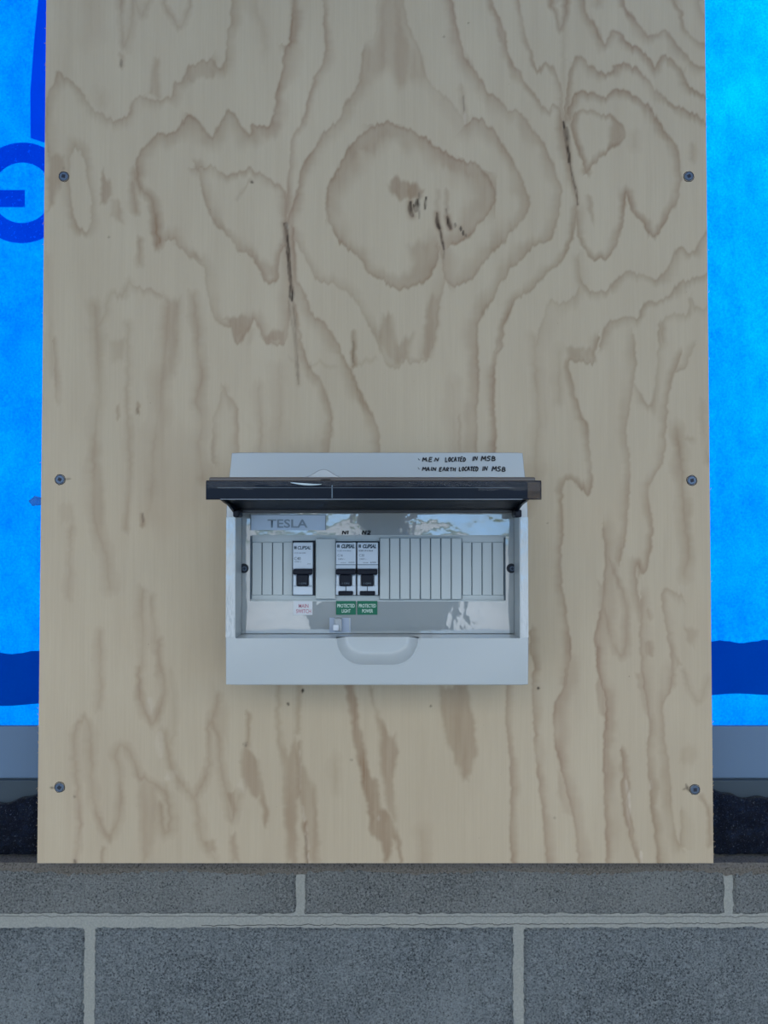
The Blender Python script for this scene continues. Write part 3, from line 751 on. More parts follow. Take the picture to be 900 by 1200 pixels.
for lst, F in ((KNOTS, KN), (PALES, PA)):
    for pts, hw, st in lst:
        q = smooth(pts); xx = [a for a, b in q]; yy = [b for a, b in q]
        wn = window(min(xx) - 10, max(xx) + 10, min(yy) - 10, max(yy) + 10)
        if wn is None: continue
        X = PX[wn] + .5 * vnoise(PX[wn] / 3, PY[wn] / 4, 31); Y = PY[wn]
        d, _, t = dist_poly(q, X, Y)
        taper = .55 + .45 * np.sin(math.pi * np.clip(t, 0, 1)) if len(pts) > 1 else 1
        val = st * np.clip(1.5 - d / (hw * taper + .3), 0, 1)
        F[wn] = np.maximum(F[wn], val)
for pts, hw, st in KNOTS:                    # resin-stained wood round each split
    if len(pts) < 3: continue
    q = smooth(pts); xx = [a for a, b in q]; yy = [b for a, b in q]
    wn = window(min(xx) - 12, max(xx) + 12, min(yy) - 12, max(yy) + 12)
    if wn is None: continue
    d, _, t = dist_poly(q, PX[wn], PY[wn]); GR[wn] = np.maximum(GR[wn], st * .75 * np.exp(-(d / (hw + 2.2)) ** 2))
KN *= np.clip(.80 + .5 * vnoise(PX / 1.6, PY / 7, 51), 0, 1)
# quiet background figure, and plain flowing bands on the part of the sheet above the view
GR = np.clip(GR, 0, 1)
GR += .07 * np.clip(vnoise(PX / 9 + 1.2 * vnoise(PX / 60, PY / 150, 41), PY / 150, 42), 0, 1) + .05 * np.clip(vnoise(PX / 3.4, PY / 120, 43), 0, 1)
up = np.clip((-30 - PY) / 25, 0, 1)
ph = PX / 17 + 3 * vnoise(PX / 120, PY / 260, 44)
GR = np.where(up > 0, GR * (1 - up) + up * (.55 * np.clip(np.sin(ph * 2 * math.pi / 2.6), 0, 1) ** 5), GR)
GR = np.clip(GR, 0, 1)

board = thing('plywood_board', 'large sheet of knotty pine plywood with wavy brown grain fixed over the wall', 'plywood board', ((XL + XR) / 2, YP, ZB))
nzv, nxv = GX.shape
verts = np.stack([GX.ravel(), np.full(GX.size, YP), GZ.ravel()], 1)
bl = parent_loc(board)
verts -= np.array(bl)
ii = np.arange(nzv * nxv).reshape(nzv, nxv)
quads = np.stack([ii[:-1, :-1], ii[:-1, 1:], ii[1:, 1:], ii[1:, :-1]], -1).reshape(-1, 4)
me = bpy.data.meshes.new('face_veneer')
me.vertices.add(len(verts)); me.vertices.foreach_set('co', verts.astype(np.float32).ravel())
me.loops.add(quads.size); me.loops.foreach_set('vertex_index', quads.astype(np.int32).ravel())
me.polygons.add(len(quads)); me.polygons.foreach_set('loop_start', np.arange(0, quads.size, 4, dtype=np.int32))
me.update(calc_edges=True)
for nm_, F in (('grain', GR), ('knot', KN), ('pale', PA)):
    at = me.attributes.new(nm_, 'FLOAT', 'POINT'); at.data.foreach_set('value', F.astype(np.float32).ravel())
me.polygons.foreach_set('use_smooth', np.ones(len(quads), dtype=bool))
o = link('face_veneer', me, M_wood, board)
bm = bmesh.new(); box(bm, (XL, YP + .0001, ZB), (XR, YP + .0172, ZT)); obj('core', bm, M_woodedge, board)
# torn fibres along the saw-cut edges
bm = bmesh.new(); rnd = random.Random(12)
for k in range(150):
    s_ = rnd.choice((-1, 1)); x = XL if s_ < 0 else XR
    z = P(450, rnd.uniform(-10, 1008) if rnd.random() < .45 else rnd.uniform(830, 1008), YP).z
    l = rnd.uniform(.0006, .0022); y = YP + rnd.uniform(0, .006)
    tube(bm, [(x - s_ * .0002, y, z), (x + s_ * l * .6, y - .0003, z + rnd.uniform(-.001, .001)), (x + s_ * l, y, z + rnd.uniform(-.0015, .002))], .00016, 3)
fo = obj('torn_fibres', bm, M_timber, board); fo['kind'] = 'stuff'
# clear tape scrap stuck to the left edge
bm = bmesh.new(); q = [P(40, 581, YP), P(33, 587, YP), P(37, 593, YP), P(47.5, 592, YP), P(48, 583, YP)]
prism(bm, [(p.x, p.z) for p in q], YP + .001, YP + .0016)
bmesh.ops.subdivide_edges(bm, edges=bm.edges, cuts=3, use_grid_fill=True)
for v in bm.verts: v.co.y += .0015 * mn.noise(v.co * 300)
M_tapescrap = film('tape_scrap', .45, 260, .004); M_tapescrap.node_tree.nodes['Principled BSDF'].inputs['Base Color'].default_value = (.03, .12, .4, 1)
tag(obj('tape_scrap', bm, M_tapescrap), 'small crumpled scrap of clear tape on the left edge of the board', 'tape')

# six screws
SCREWS = [(75, 207, 'upper left corner of the board, in a brown grain patch'), (807, 207, 'upper right edge of the board, beside the knot'),
          (70.5, 562, 'left edge of the board, level with the open lid'), (810.5, 563, 'right edge of the board, level with the open lid'),
          (70, 922.5, 'lower left of the board, with a short scratch beside it'), (814, 925, 'lower right corner of the board with splintered veneer')]
for k, (px, py, where) in enumerate(SCREWS):
    c = P(px, py, YP)
    t = thing('screw', 'screw head at the ' + where, 'screw', (c.x, YP, c.z), 'screws fixing the plywood board')
    bm = bmesh.new(); disc(bm, c, .0040, YP - .0007, YP + .004, 22, .0026)
    disc(bm, c, .0033, YP - .0011, YP - .0006, 22, .0040)
    obj('screw_head', bm, M_screw, t)
    bm = bmesh.new(); s_ = .0015
    rot = Matrix.Rotation(.2 + k * .9, 3, 'Y')
    box(bm, (-s_, 0, -s_), (s_, .0006, s_)); bmesh.ops.rotate(bm, verts=bm.verts, matrix=rot); bmesh.ops.translate(bm, verts=bm.verts, vec=(c.x, YP - .00135, c.z))
    obj('square_drive', bm, M_drive, t)
    bm = bmesh.new()
    for q in range(20):
        a0 = 2 * math.pi * q / 20; r_ = .0043 + random.uniform(0, .0005)
        tube(bm, [(c.x + r_ * math.cos(a0), YP - .0001, c.z + r_ * math.sin(a0)), (c.x + (r_ + .0001) * math.cos(a0 + .3), YP - .0001, c.z + (r_) * math.sin(a0 + .3))], .00028, 4)
    obj('countersink_ring', bm, M_drive, t)
# ================================================================== ENCLOSURE
YF = 0.595                                  # front of the rim
YE = 0.620                                  # escutcheon floor inside the recess
enc = thing('switchboard', 'white plastic surface-mounted switchboard with its smoked lid propped open, fixed to the plywood', 'switchboard', (P(442, 666, YP).x, YP, P(442, 803, YP).z))
xl, xr = P(264, 700, YF).x, P(619.7, 700, YF).x
zb_, zt_ = P(442, 803.5, YF).z, P(442, 530, .606).z
rx0, rx1 = P(276, 700, YF).x, P(609, 700, YF).x
rz0, rz1 = P(442, 748, YF).z, P(442, 597, YF).z
def slopeY(z):                               # the cover leans back towards its top edge
    z1 = P(442, 600, YF).z
    return YF if z <= z1 else YF + (z - z1) / (zt_ - z1) * .011
# rim frame with recess, built as a ring of quads with rounded outer arris
bm = bmesh.new()
def V(x, y, z): return bm.verts.new((x, y, z))
xc = (xl + xr) / 2
taper = .0016
def outer(z, inset=0):
    s_ = taper * max(0, (z - P(442, 600, YF).z)) / (zt_ - P(442, 600, YF).z)
    return xl + s_ + inset, xr - s_ - inset
zlev = [zb_, rz0, (rz0 * 2 + rz1) / 3, (rz0 + rz1 * 2) / 3, rz1, (rz1 + zt_) / 2, zt_]
R = .0022
# front skin columns: outer-left, recess-left, notch..., recess-right, outer-right
fr = {}
for j, z in enumerate(zlev):
    a, b = outer(z)
    for i, x in enumerate((a + R, rx0, rx1, b - R)):
        zz = z + (R if j == 0 else -R if j == len(zlev) - 1 else 0)
        fr[i, j] = V(x, slopeY(z), zz)
for j in range(len(zlev) - 1):
    for i in range(3):
        if i == 1 and 1 <= j < 4: continue
        if i == 1 and j == 0: continue          # lower band gets the grip notch, built below
        bm.faces.new((fr[i, j], fr[i + 1, j], fr[i + 1, j + 1], fr[i, j + 1]))
# outer arris and sides
ring = [fr[i, 0] for i in range(4)] + [fr[3, j] for j in range(1, 7)] + [fr[i, 6] for i in (2, 1, 0)] + [fr[0, j] for j in range(5, 0, -1)]
def off(v, d, y):
    z = v.co.z; x = v.co.x; cx = 0; cz = 0
    if v in (fr[0, 0], fr[3, 0]) or any(v is fr[i, 0] for i in (1, 2)): cz = -1
    if any(v is fr[i, 6] for i in range(4)): cz = 1
    if any(v is fr[0, j] for j in range(7)): cx = -1
    if any(v is fr[3, j] for j in range(7)): cx = 1
    k = .80 if cx and cz else 1
    return V(x + cx * d * k, y, z + cz * d * k)
r1 = [off(v, R * .70, v.co.y + R * .28) for v in ring]
r2 = [off(v, R, v.co.y + R) for v in ring]
r3 = [off(v, R * .6, YP - .0002) for v in ring]
for A, B in ((ring, r1), (r1, r2), (r2, r3)):
    n = len(A)
    for k in range(n): bm.faces.new((A[k], A[(k + 1) % n], B[(k + 1) % n], B[k]))
bm.faces.new(r3[::-1])
# recess side walls (left, right, top)
def wallq(p, q):
    a, b = p, q; dx = .0012
    bm.faces.new((a, b, V(b.co.x, YE, b.co.z), V(a.co.x, YE, a.co.z)))
for j in (1, 2, 3):
    wallq(fr[1, j], fr[1, j + 1]); wallq(fr[2, j + 1], fr[2, j])
wallq(fr[1, 4], fr[2, 4])
# lower band with the scooped finger grip
nx0, nx1 = P(393.5, 760, YF).x, P(491, 760, YF).x
nzb = P(442, 780, YF).z; ny = YF + .0074
nseg = 14
outl, inl = [], []
rr = (nx1 - nx0) * .30; hgt = rz0 - nzb
def notch(t, ins):
    """half-stadium outline from left top to right top"""
    x0, x1 = nx0 + ins, nx1 - ins; zb2 = nzb + ins; r = min(rr, (x1 - x0) * .33); hh_ = rz0 - zb2
    if t < .5:
        a = t * 2 * math.pi / 2; x = x0 + r - r * math.cos(a); z = rz0 - hh_ * math.sin(a)
    else:
        a = (t - .5) * 2 * math.pi / 2; x = x1 - r + r * math.sin(a); z = rz0 - hh_ * math.cos(a)
    return x, z
for k in range(2 * nseg + 2):
    t = (k / nseg * .5) if k <= nseg else (.5 + (k - nseg - 1) / nseg * .5)
    outl.append(notch(min(t, .49999) if k <= nseg else max(t, .5), 0)); 
levels = [(0, YF), (.0003, YF - .0004), (.0008, YF - .0003), (.0014, YF + .0008), (.0034, YF + .0034), (.0066, YF + .0062), (.0086, YF + .0072), (.0094, ny)]
rows = []
for ins, y in levels:
    row = []
    for k in range(2 * nseg + 2):
        t = (k / nseg * .5) if k <= nseg else (.5 + (k - nseg - 1) / nseg * .5)
        x, z = notch(min(t, .49999) if k <= nseg else max(t, .5), ins)
        row.append(V(x, y, z))
    rows.append(row)
for A, B in zip(rows, rows[1:]):
    for k in range(len(A) - 1): bm.faces.new((A[k], A[k + 1], B[k + 1], B[k]))
bm.faces.new(rows[-1])
L = [fr[1, 1]]; Rr = [fr[2, 1]]
o_ = rows[0]; mid = nseg
bl_, br_ = fr[1, 0], fr[2, 0]
# left of notch, below, right of notch
bm.faces.new([bl_] + [V(o_[0].co.x, YF, bl_.co.z)] + [o_[0]] + [fr[1, 1]])
lowp = [V(v.co.x, YF, bl_.co.z) for v in o_]
for k in range(len(o_) - 1):
    if abs(o_[k].co.x - o_[k + 1].co.x) > 1e-7: bm.faces.new((lowp[k], lowp[k + 1], o_[k + 1], o_[k]))
bm.faces.new([lowp[-1], br_, fr[2, 1], o_[-1]])
# bottom wall of the recess either side of the notch
def q4(*p): bm.faces.new([V(*a) for a in p])
q4((rx0, YF, rz0), (nx0, YF, rz0), (nx0, YE, rz0), (rx0, YE, rz0)); q4((nx1, YF, rz0), (rx1, YF, rz0), (rx1, YE, rz0), (nx1, YE, rz0))
q4((nx0, ny, rz0), (nx1, ny, rz0), (nx1, YE, rz0), (nx0, YE, rz0))
bmesh.ops.remove_doubles(bm, verts=bm.verts, dist=1e-5)
housing = obj('housing', bm, M_plastic, enc, True)
md = housing.modifiers.new('es', 'EDGE_SPLIT'); md.split_angle = math.radians(32)
# protective film still on the rim's side strips
for x0_, x1_ in ((264.8, 275.3), (610, 619)):
    bm = pbox(x0_, 606, x1_, 747, YF - .0004, YF - .0001)
    obj('film_strip', bm, M_filmrim, enc)

# escutcheon plate with the long opening
ez0, ez1 = rz0 + .0004, rz1 - .0004
wx0, wx1 = P(293, 660, YE).x, P(592.5, 660, YE).x
wz0, wz1 = P(442, 704, YE).z, P(442, 628, YE).z
bm = bmesh.new()
for a, b in (((rx0 + .0002, YE, ez0), (wx0, YE + .004, ez1)), ((wx1, YE, ez0), (rx1 - .0002, YE + .004, ez1)),
             ((wx0, YE, wz1), (wx1, YE + .004, ez1)), ((wx0, YE, ez0), (wx1, YE + .004, wz0))):
    box(bm, a, b)
bmesh.ops.remove_doubles(bm, verts=bm.verts, dist=1e-6)
obj('escutcheon', bm, M_plate, enc)
# shallow tray behind the opening, with ledges
YT = YE + .0024
bm = pbox(293, 628, 592.5, 704, YT, YT + .002); obj('opening_tray', bm, M_plastic2, enc)
obj('opening_edge', pbox(293, 628, 294.6, 702, YE - .0003, YT), M_groove, enc); obj('opening_edge', pbox(591.2, 630, 592.6, 704, YE - .0003, YT), M_groove, enc)
# thin moulded line round the opening, catching light
bm = pbox(294.6, 627, 592.5, 628.2, YE - .0005, YE); pbox(294, 703.6, 592.6, 704.8, YE - .0005, YE, bm=bm); obj('opening_bead', bm, M_plastic2, enc)
# blanking strips
def strips(xs_, y0, y1, Yf, mtl):
    for a, b in zip(xs_, xs_[1:]):
        obj('blanking_strip', pbox(a + .55, y0, b - .55, y1, Yf, YT + .0002, .0004, seg=1), mtl, enc)
    obj('strip_gap', pbox(xs_[0], y0 + .3, xs_[-1], y1 - .3, Yf + .0012, YT + .0001), M_groove, enc)
strips([294.8, 307, 319.2, 331.6, 343.2], 635.5, 697.3, YT - .0016, M_plastic2)
strips([541.4, 553, 565, 577, 590.8], 635.5, 697.5, YT - .0016, M_plastic2)
strips([444.6, 456.6, 468.6, 480.6, 492.6, 504.6, 516.6, 528.8, 541.4], 630.5, 702.3, YT - .0034, M_plastic2)
obj('blanking_plate', pbox(369.8, 631, 393.2, 702, YT - .0034, YT, .0005, seg=1), M_plastic2, enc)
# dark module openings behind the breakers
obj('module_opening', pbox(342.6, 633.6, 369.6, 697.8, YT - .0005, YT + .0002), M_gap, enc)
obj('module_opening', pbox(393.2, 634.2, 444.8, 698, YT - .0005, YT + .0002), M_gap, enc)

# cover screws in round pockets
for px in (285.8, 599.2):
    c = P(px, 666, YE)
    bm = bmesh.new(); disc(bm, c, .0040, YE - .0004, YE - .0001, 24); obj('screw_pocket', bm, M_gap, enc)
    bm = bmesh.new()
    cc = Vector((c.x + .0006, 0, c.z - .0002)); disc(bm, cc, .0016, YE - .0010, YE - .0004, 16, .0022)
    o = obj('cover_screw', bm, M_screw, enc)
    bm = bmesh.new(); box(bm, (cc.x - .0013, YE - .0012, cc.z - .0003), (cc.x + .0013, YE - .0009, cc.z + .0003)); box(bm, (cc.x - .0003, YE - .0012, cc.z - .0013), (cc.x + .0003, YE - .0009, cc.z + .0013))
    obj('cross_slot', bm, M_drive, o)

# latch tongue on the plate
bm = pbox(386, 724, 411, 741, YE - .0006, YE, .0002, seg=1); lat = obj('latch', bm, mat('latch_clear', (.42, .50, .62), .25), enc)
bm = pbox(391.5, 724.5, 400.5, 740.5, YE - .0075, YE - .0006, .0012); obj('latch_tongue', bm, mat('latch_tongue_grey', (.36, .40, .43), .3), lat)
bm = pbox(390, 732, 397, 739.5, YE - .0095, YE - .0070, .0010); obj('latch_tip', bm, mat('latch_tip_white', (.62, .68, .75), .3), lat)
obj('latch_frame', pbox(409.2, 724, 410.2, 739, YE - .0012, YE - .0005), M_plastic2, lat)

# name plate
npl = obj('name_plate', pbox(293.2, 602.8, 382, 621.4, YE - .0009, YE - .0001, .0003, seg=1), M_tlabel, enc)
bmt = pbox(293.6, 603, 381.6, 603.8, YE - .0012, YE - .0009); pbox(293.6, 603.6, 294.4, 621, YE - .0012, YE - .0009, bm=bmt); pbox(381, 603.6, 381.8, 621, YE - .0012, YE - .0009, bm=bmt)
obj('plate_rim', bmt, M_ttext, npl)
text('lettering', 'TESLA', 313.5, 618.2, 9.6, YE - .00105, M_ttext, npl, w_px=47.0, bold=.018)
npl['label'] = 'pale blue name plate reading TESLA'
# circuit labels
def label(x0, y0, x1, y1, lines, mtl, tm, lab):
    b = obj('circuit_label', pbox(x0, y0, x1, y1, YE - .0007, YE - .0001), mtl, enc); b['label'] = lab
    for s_, lx, by, h, w_ in lines: text('lettering', s_, lx, by, h, YE - .00075, tm, b, w_px=w_, bold=.012)
label(393.8, 704.2, 417.0, 720.4, [('PROTECTED', 395.4, 711.8, 4.0, 20.2), ('LIGHT', 400.6, 717.9, 4.0, 10.2)], M_green, M_wtext, 'green sticker reading PROTECTED LIGHT')
label(418.6, 704.2, 442.2, 720.4, [('PROTECTED', 420.6, 711.8, 4.0, 20.0), ('POWER', 424.4, 717.9, 4.0, 12.6)], M_green, M_wtext, 'green sticker reading PROTECTED POWER')
label(343.8, 704.6, 366.2, 720.6, [('MAIN', 350.0, 712.2, 4.4, 11.4), ('SWITCH', 347.0, 718.4, 4.4, 17.4)], M_wlabel, M_red, 'white sticker reading MAIN SWITCH in red')

# marker pen handwriting
GL = {
 'M': [[(0,0),(.1,1),(.5,.35),(.9,1),(1,0)]], 'E': [[(.9,1),(.1,1),(.05,0),(.9,.02)],[(.1,.52),(.75,.55)]], 'N': [[(0,0),(.08,1),(.8,.05),(.95,1)]],
 'L': [[(.1,1),(.1,0),(.9,.05)]], 'O': [[(.5,1),(.1,.7),(.1,.3),(.5,0),(.9,.35),(.85,.75),(.5,1)]], 'C': [[(.9,.9),(.4,1),(.08,.5),(.35,0),(.9,.1)]],
 'A': [[(0,0),(.45,1),(.9,0)],[(.2,.4),(.8,.4)]], 'T': [[(0,.95),(1,1)],[(.5,1),(.5,0)]], 'D': [[(.1,0),(.1,1),(.7,.85),(.9,.45),(.6,.05),(.05,0)]],
 'I': [[(.5,1),(.4,0)]], 'S': [[(.9,.95),(.3,1),(.15,.65),(.8,.4),(.7,.02),(.05,.05)]], 'B': [[(.1,0),(.15,1),(.75,.85),(.7,.58),(.2,.52),(.85,.4),(.8,.08),(.1,0)]],
 'R': [[(.1,0),(.15,1),(.8,.85),(.7,.5),(.2,.48),(.9,0)]], 'H': [[(.1,1),(.1,0)],[(.1,.5),(.8,.55)],[(.85,1),(.8,-.1)]], '.': [[(.4,.05),(.5,.1)]],
 '1': [[(.4,.95),(.45,0)]], '2': [[(.1,.8),(.5,1),(.85,.75),(.1,.02),(.95,.05)]], '*': [[(.4,.45),(.6,.5)]],
}
def handwrite(name, s, x0, y0, w_, h, Yf, r, lean=.12, drop=0.0, rnd=random.Random(2)):
    bm = bmesh.new(); x = x0
    for i, ch in enumerate(s):
        if ch == ' ': x += w_ * .55; continue
        cw = w_ * (.62 if ch == 'I' else .45 if ch in '.*1' else 1)
        jy = rnd.uniform(-.35, .35); jh = rnd.uniform(.88, 1.08)
        for st in GL[ch]:
            q = []
            for u, v in st:
                px = x + u * cw * .82 + v * lean * h + rnd.uniform(-.12, .12); py = y0 - v * h * jh + jy + drop * (x - x0)
                p = P(px, py, .6); 
                yy_ = Yf(p.z) if callable(Yf) else Yf
                p = P(px, py, yy_); q.append(Vector((p.x, p.y - .0002, p.z)))
            for qa, qb in zip(q, q[1:]): tube(bm, [qa, qb], r * (2.4 if ch in '*.' else 1.25), 5, .25)
        x += cw
    return obj(name, bm, M_ink, enc)
hw = handwrite('handwriting', '*', 490.0, 540.6, 4, 5, slopeY, .00050)
handwrite('handwriting', 'M.E.N', 495.2, 540.6, 5.0, 4.6, slopeY, .00036)
handwrite('handwriting', 'LOCATED', 521.6, 540.8, 3.5, 5.0, slopeY, .00036)
handwrite('handwriting', 'IN', 553.0, 540.0, 4.4, 4.8, slopeY, .00036)
handwrite('handwriting', 'MSB', 564.0, 540.2, 5.9, 5.4, slopeY, .00040)
handwrite('handwriting', '*', 489.6, 551.6, 4, 5, slopeY, .00050)
handwrite('handwriting', 'MAIN', 495.0, 551.8, 4.6, 4.4, slopeY, .00038)
handwrite('handwriting', 'EARTH', 514.6, 552.2, 4.0, 4.6, slopeY, .00038)
handwrite('handwriting', 'LOCATED', 537.6, 552.0, 3.3, 5.0, slopeY, .00040)
handwrite('handwriting', 'IN', 564.6, 551.4, 4.4, 5.0, slopeY, .00036)
handwrite('handwriting', 'MSB', 576.6, 552.2, 5.6, 5.6, slopeY, .00042)
for s_, x_ in (('N1', 401.2), ('N2', 424.6)):
    handwrite('handwriting', s_, x_, 626.2, 5.3, 4.6, YE - .0006, .00044)

# ------------------------------------------------------------------ open smoked lid (long tray hinged at the top)
def lidp(py, Y): return P(450, py, Y).z
lx0, lx1 = P(241, 575, .497).x, P(634.6, 575, .4975).x
YL = .497; zt0, zb0 = lidp(563.5, YL), lidp(585.5, YL)
Yh = .597; zh = lidp(597.5, Yh)
lid = obj('lid', (lambda b: (box(b, (lx0, YL + .0015, 0), (lx1, Yh, .0018)), b)[1])(bmesh.new()), M_lid, enc)
# tilt the plate by moving its front vertices up
ll = parent_loc(lid)
for v in lid.data.vertices:
    top_ = v.co.z > 0
    f = 1 - ((v.co.y + ll.y) - YL) / (Yh - YL)
    z = zh + (zt0 - .0012 - zh) * f + (.0018 if top_ else 0)
    v.co.z = z - ll.z
def lsub(name, bm, m): return obj(name, bm, m, lid)
bm = bmesh.new(); box(bm, (lx0, YL, zb0), (lx1, YL + .0018, zt0), .0006)
lsub('front_lip', bm, M_lip)
bm = bmesh.new(); box(bm, (lx0 + .002, YL + .0004, zt0 - .0004), (lx1 - .004, YL + .010, zt0 + .0026), .0010); lsub('top_rim', bm, M_smoketop)
for x in (lx0, lx1 - .0018):
    bm = bmesh.new()
    s_ = [(YL + .001, zb0), (.539, lidp(585.5, .539)), (.566, lidp(592, .566)), (Yh, lidp(604, Yh)), (Yh + .003, lidp(600, Yh)), (Yh, zh + .001), (YL + .001, zt0 - .001)]
    a = [bm.verts.new((x, y, z)) for y, z in s_]; b = [bm.verts.new((x + .0018, y, z)) for y, z in s_]
    bm.faces.new(a); bm.faces.new(b[::-1])
    for k in range(len(a)): bm.faces.new((a[k], b[k], b[(k + 1) % len(a)], a[(k + 1) % len(a)]))
    lsub('side_flange', bm, M_lid)
# hinge arms and hinge rib
for px0, px1 in ((276.4, 283.4), (600.4, 608.4)):
    bm = bmesh.new(); a, b = P(px0, 600, .597).x, P(px1, 600, .597).x
    box(bm, (a, .585, lidp(606.5, .597)), (b, .602, zh), .0012); lsub('hinge_arm', bm, M_black)
bm = bmesh.new(); box(bm, (P(283, 600, .6).x, .600, lidp(601.2, .6)), (P(602, 600, .6).x, .606, lidp(597.0, .6)), .0008); lsub('hinge_rib', bm, mat('hinge_grey', (.055, .062, .072), .3))
# stiffening line along the lip and on the inside
bm = bmesh.new(); box(bm, (lx0 + .008, YL - .0005, lidp(571.9, YL)), (lx1 - .02, YL + .0001, lidp(571.2, YL))); lsub('lip_line', bm, mat('lip_line_grey', (.07, .09, .11), .3))
bm = bmesh.new(); box(bm, (lx0 + .010, YL - .0006, lidp(585.6, YL)), (lx1 - .013, YL + .0002, lidp(584.6, YL))); lsub('lip_line', bm, mat('lip_line_pale', (.16, .18, .21), .25))
bm = bmesh.new(); box(bm, (P(388.6, 575, YL).x, YL - .0005, lidp(583.8, YL)), (P(389.8, 575, YL).x, YL + .0001, lidp(568.5, YL))); lsub('lip_line', bm, M_printl)
# crinkled protective film over the lip's upper edge
def crinkle(px0, px1, py0, py1, seed, amp=.0016, mtl=None):
    bm = bmesh.new(); nx = int((px1 - px0) / 1.2); nz = 8; g_ = []
    for j in range(nz + 1):
        row = []
        for i in range(nx + 1):
            px = px0 + (px1 - px0) * i / nx
            edge = 2.0 * mn.noise(Vector((px * .07, seed, j * .1))) if j == nz else 0
            p = P(px, py0 + (py1 - py0) * j / nz + edge, YL)
            row.append(bm.verts.new((p.x, YL - .0014 + amp * mn.noise(Vector((px * .16, j * .9, seed))) * 1, p.z)))
        g_.append(row)
    for j in range(nz):
        for i in range(nx): bm.faces.new((g_[j][i], g_[j][i + 1], g_[j + 1][i + 1], g_[j + 1][i]))
    return lsub('protective_film_or_glint', bm, mtl or M_film)
crinkle(243, 300, 564, 573, 3.3); crinkle(300, 388, 563.6, 569, 9.1, .001); crinkle(389, 560, 564, 570, 5.7); crinkle(560, 632, 563.6, 575, 7.9, .002)
crinkle(618, 633, 565, 584, 2.2, .0022, M_glint)  # painted gold glint at the right end of the lip
# peeled clear film tab standing above the lip
bm = bmesh.new(); n = 28; lo, hi = [], []
for i in range(n + 1):
    t = i / n; px = 344 + 66 * t
    hgt_ = 11.5 * max(0, math.exp(-((px - 379) / 13) ** 2) * .70 + .30 * math.exp(-((px - 378) / 24) ** 2))
    a = P(px, 561.5, YL); b = P(px, 561.4 - hgt_, YL)
    lo.append(bm.verts.new((a.x, YL + .002, a.z - .001))); hi.append(bm.verts.new((b.x, YL + .001, b.z)))
for i in range(n): bm.faces.new((lo[i], lo[i + 1], hi[i + 1], hi[i]))
lsub('film_tab', bm, M_filmtab)
bm = bmesh.new(); tube(bm, [v for v in [(p.co.x, p.co.y, p.co.z) for p in []]] or [(P(344 + 66 * i / n, 561.4 - 11.5 * (math.exp(-((344 + 66 * i / n - 379) / 13) ** 2) * .70 + .30 * math.exp(-((344 + 66 * i / n - 378) / 24) ** 2)), YL).x, YL + .001, P(450, 561.4 - 11.5 * (math.exp(-((344 + 66 * i / n - 379) / 13) ** 2) * .70 + .30 * math.exp(-((344 + 66 * i / n - 378) / 24) ** 2)), YL).z) for i in range(n + 1)], .00022, 4)
lsub('film_tab_edge', bm, mat('film_edge', (.30, .32, .33), .3))
bm = bmesh.new()
for k, (x, h) in enumerate(((376, 1), (378, 1.6), (379.6, 1.1), (381.5, 1.7), (383.5, 1.2), (385.6, 1.7))):
    p = P(x, 562.9, YL); tube(bm, [(p.x, YL - .0008, p.z), (p.x + .0008, YL - .0008, p.z + h * .0006)], .00032, 4)
lsub('small_mark', bm, M_ink)
# bright curl of film just under the rim
bm = bmesh.new()
pts_ = [P(341 + i * 4.0, 565.8 + 2.4 * math.sin(math.pi * (i / 10) * .75), YL) for i in range(10)]
tube(bm, [(p.x, YL - .0022, p.z) for p in pts_], lambda t: .0002 + .00055 * math.sin(math.pi * t), 6); lsub('film_curl', bm, mat('film_curl_white', (.55, .66, .68), .2))

